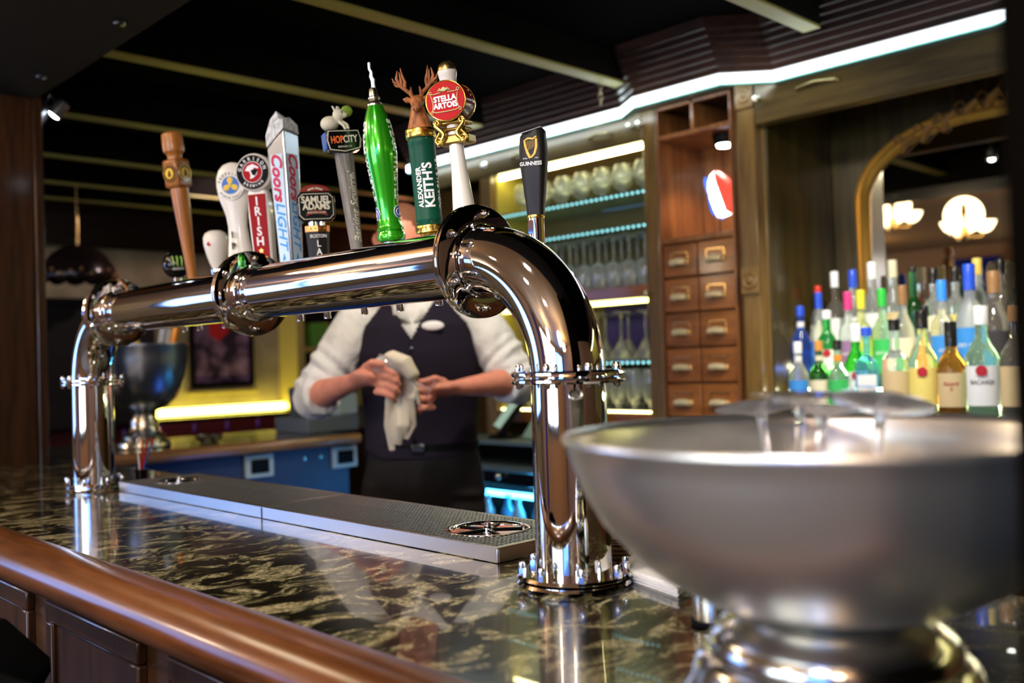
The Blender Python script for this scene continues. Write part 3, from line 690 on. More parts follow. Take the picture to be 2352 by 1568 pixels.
wrapu = lambda an, z0: (lambda c: ((.0232+.0002+c.z)*math.sin(an-c.y/.0232), -(.0232+.0002+c.z)*math.cos(an-c.y/.0232), z0+c.x))
text('lettering', "KEITH'S", .0235, PURE, cyl, Matrix(), .0005, wrapu(.38, .083), bold=.0007, cuts=1)
text('lettering', 'ALEXANDER', .0125, PURE, cyl, Matrix(), .0005, wrapu(-.32, .080), bold=.0003, cuts=1)
text('lettering', 'INDIA PALE ALE', .0125, PURE, cyl, Matrix(), .0003, wrapu(1.35, .085), cuts=1)
for an, z in ((-.9, .018), (.3, .018), (-.9, .166), (.5, .166)):
    obj('stud', MB().ball((.0238*math.sin(an), -.0238*math.cos(an), z), .0013, 8), GOLD, cyl)
m = MB()
m.tube([(0, 0, .182), (0, 0, .190), (0, -.001, .205), (0, -.003, .220), (0, -.004, .233)], [(.0235, .0215), (.023, .021), (.019, .018), (.0145, .0145), (.0125, .013)], 20, up=(0, 1, 0))
m.tube([(0, -.001, .246), (0, -.012, .240), (0, -.022, .230), (0, -.028, .223)], [(.013, .012), (.0125, .012), (.0085, .009), (.0065, .0065)], 18, up=(0, 0, 1), round_=True)
m.ball((0, .001, .243), .0135, 16)
for s_ in (-1, 1):
    m.tube([(s_*.010, .002, .247), (s_*.020, 0, .250), (s_*.027, -.001, .252)], [(.0030, .005), (.0040, .007), (.001, .0015)], 12, up=(0, 0, 1))
    m.ball((s_*.0095, -.010, .245), .0034, 10)
SM = T(0, 0, .184) @ Matrix.Diagonal((.92, .92, .84, 1)) @ T(0, 0, -.184)
m.v = [tuple(SM @ Vector(q)) for q in m.v]
stg = obj('stag_head', m, DEER, t, remesh=.0011)
for s_ in (-1, 1):
    obj('eye', MB().ball((s_*.0105, -.0128, .2445), .0016, 8, SM), BLACK, stg)
    obj('nostril', MB().ball((s_*.0028, -.0345, .2215), .0011, 8, SM), BLACK, stg)
a = MB()
for s_ in (-1, 1):
    a.tube([(s_*.006, 0, .252), (s_*.012, .002, .263), (s_*.022, .003, .273), (s_*.031, .002, .283), (s_*.035, 0, .296), (s_*.032, -.001, .312)], [.0042, .0040, .0038, .0038, .0030, .0008], 10, round_=True)
    a.tube([(s_*.009, 0, .257), (s_*.009, -.006, .266), (s_*.008, -.008, .274)], [.0034, .0026, .0007], 8)
    a.tube([(s_*.022, .003, .273), (s_*.020, .002, .288), (s_*.024, .001, .302), (s_*.026, .001, .318)], [.0034, .0030, .0024, .0006], 8)
    a.tube([(s_*.031, .002, .283), (s_*.040, -.001, .289), (s_*.043, -.002, .298)], [.0034, .0024, .0006], 8)
    a.tube([(s_*.026, .003, .278), (s_*.027, .000, .292), (s_*.0285, -.002, .309)], [.003, .0025, .0006], 8)
    a.tube([(s_*.029, .003, .280), (s_*.038, .004, .282), (s_*.042, .004, .287)], [.003, .002, .0005], 8)
a.v = [tuple(SM @ Vector(q)) for q in a.v]
obj('antlers', a, DEER, stg)
t.scale = (1, 1, .97)
# --- white and red medallion handle
t = tap('tap_handle', 'white tap handle with round red medallion and gold scrolls', XH, 1.195, 1.590, 7.2, 22)
obj('body', MB().lathe([(.0235, -.02), (.0225, .0), (.0205, .015), (.0180, .045), (.0155, .075), (.0135, .100), (.0130, .120), (.0120, .150), (.0120, .175), (.0125, .215), (.0130, .255)], 40), WHITE, t)
obj('neck', MB().lathe([(.0140, .252), (.0140, .262), (.0155, .271), (.0165, .276), (.016, .2785), (.012, .279)], 36), WHITE, t)
obj('cap', MB().lathe([(.0150, .279), (.0150, .283), (.0125, .290), (.007, .2945), (0, .296)], 32), metal('antique_gold', (.45, .32, .12), .35), t)
dr = obj('drum', MB().lathe([(.030, .020), (.0335, .017), (.0350, 0), (.0350, -.020), (.033, -.030), (.030, -.034), (0, -.034)], 56, T(0, 0, .223) @ RX(90)), plain('drum_red', (.20, .004, .006), .2, coat=.25), t)
md = obj('medallion', MB().lathe([(.0345, .019), (.0345, .023), (.033, .0245), (0, .0245)], 56, T(0, 0, .223) @ RX(90)), RED, t)
obj('rim', MB().torus(.0345, .0016, 56, 8, T(0, -.0225, .223) @ RX(90)), GOLD, md)
obj('rim', MB().torus(.0345, .0010, 56, 8, T(0, .020, .223) @ RX(90)), GOLD, md)
text('lettering', 'STELLA\nARTOIS', .0135, PURE, md, T(0, -.0252, .2205) @ FRONT, .0005, sx=.92, bold=.0006, line=.88)
fr = MB()
for s_ in (-1, 1):
    fr.tube([(s_*.006, -.0255, .2375), (s_*.016, -.0255, .2365), (s_*.0245, -.0255, .237), (s_*.0225, -.0255, .230), (s_*.021, -.0255, .218), (s_*.0235, -.0255, .208), (s_*.018, -.0255, .2045), (0, -.0255, .2040)], .0009, 6)
    fr.torus(.0022, .0007, 14, 6, T(s_*.0245, -.0255, .2395) @ RX(90)); fr.torus(.0022, .0007, 14, 6, T(s_*.025, -.0255, .2055) @ RX(90))
    fr.tube([(s_*.002, -.0255, .240), (s_*.007, -.0258, .243), (s_*.011, -.0255, .240)], [.0015, .0028, .0006], 8)
fr.ball((0, -.0255, .2425), .0042, 12, sy=.5)
obj('ornament', fr, plain('ornament_gold', (.62, .55, .25), .35), md)
for i, ch in enumerate('ARTOIS'):
    an = math.radians(28-i*15)
    text('lettering', ch, .0070, CREAM, dr, T(.0352*math.cos(an), .006, .223+.0352*math.sin(an)) @ RY(90-28+i*15) @ RZ(90) @ RZ(-90), .0003)
sc = MB()
for s_ in (-1, 1):
    x = s_*.0225
    cpts = [(x-s_*.004+s_*.0065*math.sin(k_/20*PI*2.2+.4), -.0185, .193-.045*k_/20) for k_ in range(21)]
    sc.tube(cpts, [.0024+.0020*math.sin(PI*k_/20) for k_ in range(21)], 10, round_=True)
    cpts = [(x+s_*.001+s_*.0050*math.sin(k_/16*PI*1.8+2.6), -.0175, .183-.030*k_/16) for k_ in range(17)]
    sc.tube(cpts, [.0016+.0014*math.sin(PI*k_/16) for k_ in range(17)], 8, round_=True)
    sc.torus(.0052, .0022, 20, 8, T(x-s_*.001, -.0195, .155) @ RX(90)).torus(.0042, .0020, 20, 8, T(x, -.0200, .187) @ RX(90))
    sc.ball((x-s_*.001, -.0195, .155), .0024, 10)
obj('scroll', sc, GOLD, t)
bk = MB()
bk.box(-.028, .028, -.014, .026, .148, .166).box(-.024, .024, -.014, .024, .170, .178).box(-.026, .026, -.014, .026, .182, .191)
obj('bracket', bk, metal('bracket_gold', (.42, .28, .08), .35), t, .004)
obj('star', star(MB(), -.002, .163, .0028, -.0129, -.0120), RED, t)
text('lettering', 'ANNO 1366', .0040, RED, t, T(0, -.0125, .157) @ FRONT, .0002, cylmap(.0122), cuts=1)
text('lettering', 'FOR', .011, RED, t, T(0, -.0224, .006) @ FRONT, .0002, cylmap(.0222), cuts=1)
t.scale = (1, 1, .93)
# --- black handle with gold harp
t = tap('tap_handle', 'matt black tap handle with gold harp above the right elbow', XH, 1.032, 1.588, .5, 14)
obj('chrome_base', MB().lathe([(.0125, -.045), (.0128, -.004)], 28).box(-.0095, -.002, -.0145, -.010, -.030, -.008), CHROME, t)
obj('ring', MB().lathe([(.0132, -.004), (.0138, -.002), (.0135, .001)], 28), GOLD, t)
gb = MB(); hs = [(.001, .0132), (.02, .0145), (.045, .0172), (.075, .0200), (.105, .0212), (.125, .0205), (.136, .0196), (.1385, .018)]
v = []; N = 32
for h, w in hs:
    for k in range(N):
        a_ = 2*PI*k/N; c, s__ = math.cos(a_), math.sin(a_)
        e_ = .55; x = w*math.copysign(abs(c)**e_, c); y = w*.8*math.copysign(abs(s__)**e_, s__)
        v.append((x, y, h+(.006*(x/w)+.002*math.sin(x*300) if h > .13 else 0)))
gb.add(v, [(i*N+k, i*N+(k+1) % N, (i+1)*N+(k+1) % N, (i+1)*N+k) for i in range(len(hs)-1) for k in range(N)]+[tuple(range(N-1, -1, -1)), tuple(range((len(hs)-1)*N, len(hs)*N))])
gbody = obj('body', gb, plain('matt_black', (.010, .009, .009), .42, spec=.3), t, sharp=50)
obj('cap', MB().box(-.0165, .0165, -.013, .013, -.001, .001, T(0, 0, .1415) @ RY(-14)), plain('cap_grey', (.4, .4, .45), .3), t, .002)
HG = plain('harp_gold', (.85, .52, .10), .35)
hy = -.0175
hm = MB()
def hb(p, w): hm.tube([(x, hy, z) for x, z in p], [(q, .0012) for q in w], 8, up=(0, 1, 0))
hb([(-.0105, .1225), (-.004, .1265), (.004, .1250), (.0095, .1290), (.0100, .1275)], [.0012, .0018, .0018, .0014, .0006])
hb([(.0090, .1255), (.0090, .1120), (.0060, .1010), (.0000, .0940)], [.0018, .0022, .0022, .0016])
hb([(-.0100, .1235), (-.0085, .1140), (-.0050, .1020), (-.0010, .0935)], [.0012, .0017, .0022, .0022])
for k in range(6):
    hm.tube([(-.0075+k*.0026, hy, .1225), (-.0055+k*.0021, hy, .106+k*.001)], .00035, 6)
obj('harp', hm, HG, gbody)
text('lettering', 'GUINNESS', .0088, PURE, gbody, T(-.001, hy+.0005, .0845) @ FRONT, .0006, sx=.85, bold=.0002)
text('lettering', 'ESTD            1759', .0032, PURE, gbody, T(-.001, hy+.0005, .0935) @ FRONT, .0005)

t.scale = (1, 1, .93)
# ================================================================== foreground bowl and bits
bw = thing('punch_bowl', 'large blurred steel punch bowl on a pedestal, nearest the camera', 'bowl', (.705, .375, ZC))
prof = [(.0, .094), (.040, .096), (.075, .099), (.103, .106), (.132, .122), (.158, .143), (.178, .166), (.192, .190), (.201, .214), (.2045, .226), (.2075, .229), (.2085, .232), (.207, .235), (.203, .234), (.200, .228), (.198, .214), (.189, .190), (.175, .168), (.155, .147), (.130, .127), (.101, .111), (.06, .103), (0, .100)]
obj('basin', MB().lathe(prof, 96), BOWLM, bw, sharp=60)
obj('pedestal', MB().lathe([(0, .0005), (.118, .0005), (.121, .004), (.121, .018), (.117, .030), (.110, .040), (.108, .052), (.102, .060), (.096, .062), (.096, .070), (.090, .078), (.078, .086), (.066, .094), (0, .0945)], 80), metal('pedestal_steel', (.66, .64, .60), .16), bw, sharp=50)
def coupe(h=.150, rf=.042, col=GLASS):
    m = MB().lathe([(0, h), (rf, h), (rf+.0004, h-.0012), (rf*.6, h-.004), (.006, h-.010), (.0042, h-.020), (.0038, h-.05), (.0045, .060), (.010, .052), (.026, .045), (.036, .028), (.0355, .002), (.0345, .002), (.0348, .027), (.025, .042), (.008, .049), (0, .050)], 36)
    return m
# upside-down stemmed glasses standing in the bowl
tp_ = obj('stemmed_glass', coupe(.152), GLASS)
tag(tp_, 'upturned stemmed glass in the steel bowl, its round foot flat and widest', 'glass', 'upturned glasses in the steel bowl')
def gl_at(o, x, y, z, rx=0, ry=0): o.location = (x, y, z); o.rotation_euler = (math.radians(rx), math.radians(ry), 0)
gl_at(tp_, .769, .436, 1.190, 2, 0); tp_.scale = (1, 1, .92)
for (x, y, z, rx, ry, lab) in ((.754, .370, 1.188, 0, 18, 'upturned stemmed glass in the steel bowl, foot tilted up toward the right'),
                               (.784, .470, 1.206, -10, 8, 'upturned stemmed glass in the steel bowl, lowest foot at the left'),
                               (.732, .405, 1.183, 3, 6, 'upturned stemmed glass in the steel bowl, stem between the two raised feet')):
    c = tp_.copy(); COL.objects.link(c); gl_at(c, x, y, z, rx, ry); c['label'] = lab
    if z > 1.2: c.scale = (1, 1, .74)
c = obj('votive_cup', MB().lathe([(0, .0), (.026, 0), (.024, .03), (.021, .060), (.018, .064), (0, .064)], 36, T(.770, .400, 1.220)), plain('frosted_plastic', (.72, .66, .62), .5, trans=.35), None)
c.location = (-.02, 0, -.012)
tag(c, 'upturned frosted cup inside the steel bowl, between the glass stems', 'cup')
# shaker behind the bowl
sh = thing('shaker', 'small ribbed metal shaker with a black band, half behind the steel bowl', 'shaker', (.893, .614, ZC))
obj('body', MB().lathe([(0, .0005), (.023, .0005), (.0235, .010), (.0235, .050), (.019, .060), (0, .062)], 40), PEWTER, sh)
obj('band', MB().lathe([(.0230, .0003), (.0255, .0004), (.0260, .003), (.0255, .006), (.0230, .006)], 40), BLACK, sh)
# napkins
A = Vector((1.0, .840, 0)); B_ = Vector((.960, .712, 0)); dX = Vector((.132, .055, 0))
random.seed(11)
for i in range(9):
    m = MB(); z = ZC+.0005+i*.0016; N = 18
    ex = (B_-A)/N; j = Vector((random.uniform(-.002, .002), random.uniform(-.002, .002), 0))
    near = [A+ex*k-dX.normalized()*(.0016*(k % 2)) + j for k in range(N+1)]
    lft = [A+dX*(k/N)+(A-B_).normalized()*(.0022*(k % 2))+j for k in range(N, 0, -1)]
    far = [B_+dX+j, ]; rgt = []
    poly = near+[B_+dX+j]+[A+dX+j]+lft[1:]
    n = len(poly); v = [(p.x, p.y, z) for p in poly]+[(p.x, p.y, z+.0013) for p in poly]
    m.add(v, [tuple(range(n)), tuple(range(2*n-1, n-1, -1))]+[(k, (k+1) % n, n+(k+1) % n, n+k) for k in range(n)])
    o = obj('paper_napkin', m, NAPK, None, smooth=False)
    tag(o, 'white scalloped paper napkin in the stack behind the chrome column' if i < 8 else 'white scalloped paper napkin, topmost of the stack behind the chrome column', 'napkin', 'paper napkins stacked by the column')
cm = plain('coaster_board', (.16, .085, .04), .7)
for i in range(9):
    o = obj('coaster', MB().box(-.053, .053, -.056, .056, 0, .0028), cm, None, .001)
    o.location = (1.075, .955, ZC+.0005+i*.0042); o.rotation_euler = (math.radians(1.1*((i % 3)-1)), 0, math.radians(46+random.uniform(-8, 8)))
    tag(o, 'brown board coaster in the stack behind the right chrome column', 'coaster', 'coasters stacked behind the column')
# straws in a cup at the far column
cu2 = thing('straw_cup', 'small dark cup holding red sip straws by the far column', 'cup', (1.09, 2.60, ZC))
obj('body', MB().lathe([(0, .0005), (.017, .0005), (.021, .030), (.0195, .030), (.015, .003), (0, .003)], 24), GLOSSB, cu2)
for k, (dx, dy, col) in enumerate(((.012, -.012, RED), (.004, -.003, RED), (.020, -.020, BLUE), (-.004, .006, PURE))):
    s_ = obj('sip_straw', MB().tube([(1.09, 2.60, ZC+.005), (1.09+dx*1.3, 2.60+dy*1.3, ZC+.112)], .0022, 8), col)
    tag(s_, {0: 'red sip straw leaning right in the small dark cup', 1: 'red sip straw nearly upright in the small dark cup', 2: 'blue sip straw leaning farthest right in the small dark cup', 3: 'white sip straw leaning left in the small dark cup'}[k], 'straw')
    if col == BLUE: obj('tip', MB().tube([(1.09+.020*1.1, 2.60-.020*1.1, ZC+.097), (1.09+.020*1.3, 2.60-.020*1.3, ZC+.113)], .0032, 8), RED, s_)

# bar stools at the lower left
def stool(x, y, zt, lab, yaw, w=.17):
    s = thing('bar_stool', lab, 'bar stool', (x, y, 0), math.radians(yaw), 'bar stools at the rail')
    obj('backrest', MB().tube([(-w, 0, zt-.13), (-w*.9, -.03, zt-.09), (0, -.055, zt-.085), (w*.9, -.03, zt-.09), (w, 0, zt-.13)], [(.028, .085)]*5, 20, up=(0, 0, 1), round_=True), VELVET, s)
    obj('seat', MB().lathe([(0, .68), (.12, .68), (.15, .70), (.15, .73), (.13, .75), (0, .755)], 36, T(0, .010, 0)), VELVET, s)
    for a in (-1, 1):
        for b in (0, 1):
            obj('leg', MB().tube([(a*.09, -.02+b*.14, .69), (a*.15, -.08+b*.24, 0)], .014, 12), VELVET, s)
        obj('post', MB().tube([(a*.12, .0, .70), (a*w*.95, 0, zt-.12)], .010, 10), VELVET, s)
    return s
stool(.35, 1.44, 1.085, 'black rounded bar stool back cut off by the left frame edge', -88, .14)
stool(.30, 1.075, 1.085, 'black rounded bar stool back at the bottom left corner', -88, .13)

# ================================================================== bartender
PX, PY = C0 = (f0*3.03+r0*(-.295)).xy
bt = None
PZ = Matrix.Translation((PX, PY, 0)) @ Matrix.Rotation(math.atan2(r0.y, r0.x), 4, 'Z')
def P(px, py, y=0):  # person frame: x right, -y to the bar, z up, from measured proportions
    return (((px-962)-.0306*(py-800))*.001378, y, 1.367-(py-832)*.001378)
m = MB()
# torso, neck and head
m.tube([(.005, .0, .98), (.003, .0, 1.08), (0, .0, 1.22), (0, .01, 1.38), (0, .01, 1.50), (-.01, .0, 1.56)], [(.165, .115), (.150, .105), (.150, .105), (.165, .115), (.170, .10), (.07, .065)], 28, round_=True, up=(0, 1, 0))
m.tube([(-.012, -.005, 1.53), (-.022, -.045, 1.62), (-.028, -.06, 1.67)], [.060, .056, .055], 20, round_=True)
HC = Vector((-.032, -.095, 1.735))
HM = Matrix.Translation(HC) @ RX(32)
m.ball((0, 0, .02), .088, 24, HM, sx=.88, sy=1.08, sz=1.12)
m.tube([(0, -.045, -.03), (0, -.055, -.075), (0, -.050, -.100)], [(.062, .06), (.050, .05), (.030, .035)], 20, HM, round_=True, up=(0, 1, 0))
m.tube([(0, -.088, .02), (0, -.106, -.018), (0, -.112, -.030)], [(.009, .010), (.012, .012), (.015, .010)], 12, HM, round_=True)
for s_ in (-1, 1):
    m.tube([(s_*.076, .012, .020), (s_*.083, .016, .004), (s_*.078, .012, -.022)], [(.008, .016), (.008, .017), (.006, .009)], 10, HM, round_=True)
    m.ball((s_*.030, -.082, .028), .017, 12, HM, sy=.6, sz=.7)
m.tube([(-.024, -.100, -.052), (0, -.106, -.050), (.024, -.100, -.052)], [(.004, .005), (.006, .006), (.004, .005)], 10, HM, round_=True)
# arms
def arm(sh_, el, wr, up_r=.052):
    m.tube([sh_, tuple((Vector(sh_)+Vector(el))/2), el], [up_r, .048, .044], 20, round_=True)
    e, w = Vector(el), Vector(wr)
    m.tube([e, e.lerp(w, .25), e.lerp(w, .6), w], [(.043, .043), (.047, .044), (.038, .034), (.029, .024)], 20, round_=True)
elL, wrL = (-.325, -.03, 1.272), (-.165, -.265, 1.318)
elR, wrR = (.305, -.02, 1.300), (.130, -.215, 1.290)
arm((-.185, .0, 1.510), elL, wrL); arm((.185, .0, 1.510), elR, wrR)
def finger(pts, r): m.tube(pts, [r, r*.97, r*.92, r*.78][:len(pts)], 12, round_=True)
# left-of-picture hand, back toward us, wrapped in the towel and thumb over
m.tube([wrL, (-.128, -.300, 1.330), (-.094, -.322, 1.326)], [(.030, .024), (.043, .023), (.043, .020)], 18, round_=True, up=(0, .4, 1))
for k, (dz, l) in enumerate(((.034, 1.0), (.012, 1.1), (-.011, 1.05), (-.033, .88))):
    b = Vector((-.092, -.328, 1.322+dz))
    finger([b, b+Vector((.030*l, -.020, -.004)), b+Vector((.054*l, -.020, -.016)), b+Vector((.062*l, -.006, -.028))], .0102)
finger([(-.125, -.312, 1.358), (-.098, -.345, 1.372), (-.070, -.352, 1.366)], .0118)
# right-of-picture hand gripping the stem
m.tube([wrR, (.098, -.243, 1.288), (.066, -.258, 1.285)], [(.028, .022), (.041, .021), (.038, .018)], 18, round_=True, up=(0, .4, 1))
for k, (dz, l) in enumerate(((.028, 1.0), (.008, 1.05), (-.013, 1.0), (-.034, .85))):
    b = Vector((.062, -.268, 1.280+dz*1.12-.002*k))
    finger([b, b+Vector((-.034*l, -.018, .002)), b+Vector((-.054*l, -.006, -.006)), b+Vector((-.046*l, .014, -.014))], .0100)
finger([(.095, -.262, 1.312), (.070, -.282, 1.322), (.044, -.284, 1.314)], .0105)
# legs
for s_ in (-1, 1):
    m.tube([(s_*.085, .0, .98), (s_*.10, -.01, .75), (s_*.11, -.01, .52), (s_*.115, .01, .28), (s_*.12, .02, .09)], [.085, .080, .060, .052, .038], 18, round_=True)
    m.tube([(s_*.12, .03, .05), (s_*.13, -.08, .045), (s_*.135, -.17, .035)], [(.04, .045), (.045, .038), (.035, .025)], 14, round_=True)
bt = obj('bartender', m, SKIN, None, remesh=.005)
bt.matrix_world = PZ
tag(bt, 'person in white shirt and dark vest behind the bar, polishing a glass with a cloth', 'person')
h = MB().ball((0, .010, .034), .090, 24, HM, sx=.90, sy=1.06, sz=1.08)
h = MB(); v = []; N = 24
for i in range(0, 9):
    th = PI*.5*i/8*1.15
    for k in range(N):
        a = 2*PI*k/N
        x, y, z = .0815*math.sin(th)*math.cos(a), .0985*math.sin(th)*math.sin(a)+.008, .103*math.cos(th)+.02
        if math.sin(a) < -.2 and i > 5: x *= .96; y *= .9
        v.append((x, y, z))
h.add(v, [(i*N+k, i*N+(k+1) % N, (i+1)*N+(k+1) % N, (i+1)*N+k) for i in range(8) for k in range(N)], HM)
h_ = obj('hair', h, HAIR, bt)
for s_ in (-1, 1): obj('eye', MB().ball((s_*.030, -.092, .026), .0105, 12, HM), PURE, bt)
# shirt
m = MB()
m.tube([(0, .0, 1.10), (0, .0, 1.22), (0, .01, 1.36), (0, .01, 1.47), (0, .005, 1.535), (-.008, -.0, 1.575)], [(.166, .118), (.166, .118), (.178, .126), (.190, .120), (.155, .100), (.080, .075)], 28, up=(0, 1, 0))
def slv(sh_, el, cuff, s_):
    a, b, c = Vector(sh_), Vector(el), Vector(cuff)
    m.tube([Vector((s_*.11, .005, 1.535)), a, a.lerp(b, .35), a.lerp(b, .62), a.lerp(b, .80), b+Vector((s_*.004, .01, -.006))], [.062, .072, .073, .066, .072, .070], 24, round_=True)
    m.tube([b, b.lerp(c, .6), c], [(.070, .068), (.070, .066), (.062, .060)], 24, round_=False)
    m.tube([b.lerp(c, .72), c], [.069, .066], 24)
    for t_, rr in ((.50, .073), (.66, .077), (.76, .075), (.90, .078)):
        q = a.lerp(b, t_); m.torus(rr-.012, .016, 24, 8, Matrix.Translation(q) @ (b-a).to_track_quat('Z', 'Y').to_matrix().to_4x4() @ RX(14*(1 if t_ > .7 else -1)))
slv((-.190, .0, 1.500), elL, tuple(Vector(elL).lerp(Vector(wrL), .22)), -1)
slv((.190, .0, 1.500), elR, tuple(Vector(elR).lerp(Vector(wrR), .24)), 1)
shirt = obj('shirt', m, SHIRT, bt, remesh=.006)
col_ = MB()
for s_ in (-1, 1):
    col_.add([(s_*.004-.008, -.108, 1.490), (s_*.060-.008, -.085, 1.590), (s_*.085-.008, -.02, 1.615), (s_*.088-.008, -.03, 1.570), (s_*.055-.008, -.118, 1.515)], [(0, 1, 4), (1, 2, 3), (1, 3, 4)])
o = obj('collar', col_, SHIRT, shirt); so_ = o.modifiers.new('solid', 'SOLIDIFY'); so_.thickness = .004
# vest
v = []; f = []; NA, NZ = 180, 110
def prof_v(z):
    P_ = [(1.075, .174, .128), (1.12, .170, .126), (1.20, .172, .128), (1.30, .180, .134), (1.40, .188, .140), (1.48, .182, .136), (1.55, .135, .112), (1.585, .100, .095)]
    for (z0, a0, b0), (z1, a1, b1) in zip(P_, P_[1:]):
        if z <= z1: t_ = (z-z0)/(z1-z0); return a0+(a1-a0)*t_, b0+(b1-b0)*t_
    return P_[-1][1:]
keep = []
for i in range(NZ+1):
    z = 1.075+(1.585-1.075)*i/NZ; a, b = prof_v(z)
    for k in range(NA):
        an = 2*PI*k/NA; v.append((a*math.cos(an), b*math.sin(an)+.006, z))
for i in range(NZ):
    z = 1.075+(1.585-1.075)*(i+.5)/NZ; a, b = prof_v(z)
    for k in range(NA):
        an = 2*PI*(k+.5)/NA; x = a*math.cos(an); y = b*math.sin(an)
        if y < 0 and z > 1.440 and abs(x+.010) < (z-1.440)*.62: continue
        if z > 1.395 and abs(x) > a*(1-.30*(z-1.395)/.17) and True: continue
        if y < 0 and z < 1.115 and abs(abs(x)-.045) > (z-1.06)*2.2+.03: continue
        f.append((i*NA+k, i*NA+(k+1) % NA, (i+1)*NA+(k+1) % NA, (i+1)*NA+k))
vest = obj('vest', MB().add(v, f), VEST, bt, sharp=60)
s1 = vest.modifiers.new('solid', 'SOLIDIFY'); s1.thickness = .007; s1.offset = 1
for z in (1.13, 1.20, 1.27, 1.34, 1.41):
    a, b = prof_v(z); obj('button', MB().lathe([(.007, 0), (.006, .003), (0, .0035)], 14, T(-.010, -b-.0015, z) @ RX(90)), GLOSSB, vest)
obj('placket', MB().tube([(-.016, -prof_v(z)[1]-.002, z) for z in [1.10+.02*i for i in range(18)]], [(.003, .0025)]*18, 8), VEST, vest)
bg = obj('name_badge', MB().ball((.057, -.137, 1.478), .034, 24, sz=.42, sy=.12), plain('badge_silver', (.75, .72, .70), .3), bt)
# trousers, belt
m = MB()
m.tube([(.004, .0, 1.115), (.004, .0, 1.07), (.004, .005, 1.0), (.004, .01, .93)], [(.166, .120), (.178, .130), (.190, .140), (.185, .135)], 28, up=(0, 1, 0), round_=False)
for s_ in (-1, 1):
    m.tube([(s_*.092, .0, .98), (s_*.104, -.01, .80), (s_*.116, -.01, .52), (s_*.125, .0, .28), (s_*.13, .01, .07)], [.102, .100, .080, .072, .070], 20, round_=True)
for z, s_ in ((.98, 1), (.93, 1), (.96, -1), (.90, -1), (.87, 1)):
    m.torus(.095, .014, 24, 8, T(s_*.095, -.008, z) @ RY(14*s_) @ RX(6))
tro = obj('trousers', m, TROUS, bt, remesh=.006)
bl_ = obj('belt', MB().lathe([(.170, 1.095), (.176, 1.096), (.178, 1.118), (.172, 1.120)], 48, T(.004, 0, 0), sy=.725), BLACK, bt)
obj('buckle', MB().box(-.018, .022, -.136, -.128, 1.096, 1.121), CAST, bl_, .003)
for s_ in (-1, 1): obj('shoe', MB().tube([(s_*.12, .05, .045), (s_*.13, -.08, .048), (s_*.137, -.20, .034)], [(.05, .052), (.052, .050), (.045, .034)], 16, round_=True), BLACK, bt)
# towel and glass being polished
m = MB()
m.tube([(-.086, -.285, 1.368), (-.050, -.298, 1.372), (-.012, -.305, 1.356), (.008, -.300, 1.335)], [.018, .034, .034, .020], 20, round_=True)
m.tube([(-.050, -.315, 1.385), (-.010, -.325, 1.370), (.006, -.325, 1.335)], [.018, .022, .016], 16, round_=True)
for k in range(5):
    a = k*1.3; m.tube([(-.052+.012*k, -.300-.006*math.sin(a), 1.36), (-.058+.015*k, -.300+.014*math.sin(a), 1.27), (-.066+.017*k, -.295+.014*math.cos(a), 1.19), (-.056+.010*k, -.290, 1.120+.012*(k % 2)+.008*k)], [(.014, .010), (.013, .007), (.014, .007), (.010, .004)], 14, round_=True)
m.tube([(.0, -.305, 1.33), (.020, -.305, 1.29), (.026, -.300, 1.245)], [(.014, .010), (.016, .008), (.008, .004)], 12, round_=True)
tw_ = obj('polishing_cloth', m, TOWEL, None, remesh=.003); tw_.matrix_world = PZ
tag(tw_, 'cream polishing cloth hanging from the bartender\'s left hand in view', 'cloth')
gm = MB().lathe([(0, 0), (.006, .002), (.024, .014), (.033, .035), (.034, .060), (.029, .085), (.0275, .085), (.0325, .060), (.0315, .036), (.022, .017), (0, .006)], 28).lathe([(.0035, -.085), (.0035, 0)], 14).lathe([(0, -.09), (.032, -.09), (.032, -.088), (.004, -.083), (0, -.083)], 28)
wg = obj('wine_glass', gm, GLASS); wg.matrix_world = PZ @ T(-.018, -.318, 1.330) @ RY(-62)
tag(wg, 'wine glass wrapped in the cream cloth, stem held by the bartender', 'glass')
# ================================================================== back bar
SF = wood('ribbed_soffit', (.016, .008, .008), (.055, .026, .018), 'Y', 12, .35, .5)
def xfront(y):  # plan of the soffit front
    if y > 2.24: return 2.775
    if y > 2.12: return 2.775-(2.24-y)/.12*.075
    if y > 1.76: return 2.70
    if y > 1.63: return 2.70+(1.76-y)/.13*.115
    return 2.815
YS = [3.52, 2.24, 2.12, 1.76, 1.63, -1.9]
sof = thing('back_bar_soffit', 'ribbed dark wood cornice above the back bar, stepping forward over the drawers', 'cornice')
mb = MB(); pr = []
z = 2.285
for k in range(7):
    pr += [(-.000-.012*k, z), (-.012-.012*k, z+.004), (-.012-.012*k, z+.017)]; z += .022
pr = pr+[(-.09, 2.459), (.62, 2.459), (.62, 2.285)]
n = len(pr); v = []
for y in YS: v += [((xfront(y)+x) if x < .5 else 3.34, y, zz) for x, zz in pr]
f = [tuple(range(n)), tuple(range((len(YS)-1)*n, len(YS)*n))[::-1]]
for i in range(len(YS)-1):
    for k in range(n): f.append((i*n+k, (i+1)*n+k, (i+1)*n+(k+1) % n, i*n+(k+1) % n))
obj('cornice', mb.add(v, f), SF, sof, sharp=25)
def strip(z0, z1, dx0, dx1, ys):
    v = []; f = []
    for y in ys:
        xf = xfront(y); v += [(xf+dx0, y, z0), (xf+dx1, y, z0), (xf+dx1, y, z1), (xf+dx0, y, z1)]
    for i in range(len(ys)-1):
        for k in range(4): f.append((i*4+k, (i+1)*4+k, (i+1)*4+(k+1) % 4, i*4+(k+1) % 4))
    f += [(0, 1, 2, 3), (4*len(ys)-1, 4*len(ys)-2, 4*len(ys)-3, 4*len(ys)-4)]
    return MB().add(v, f)
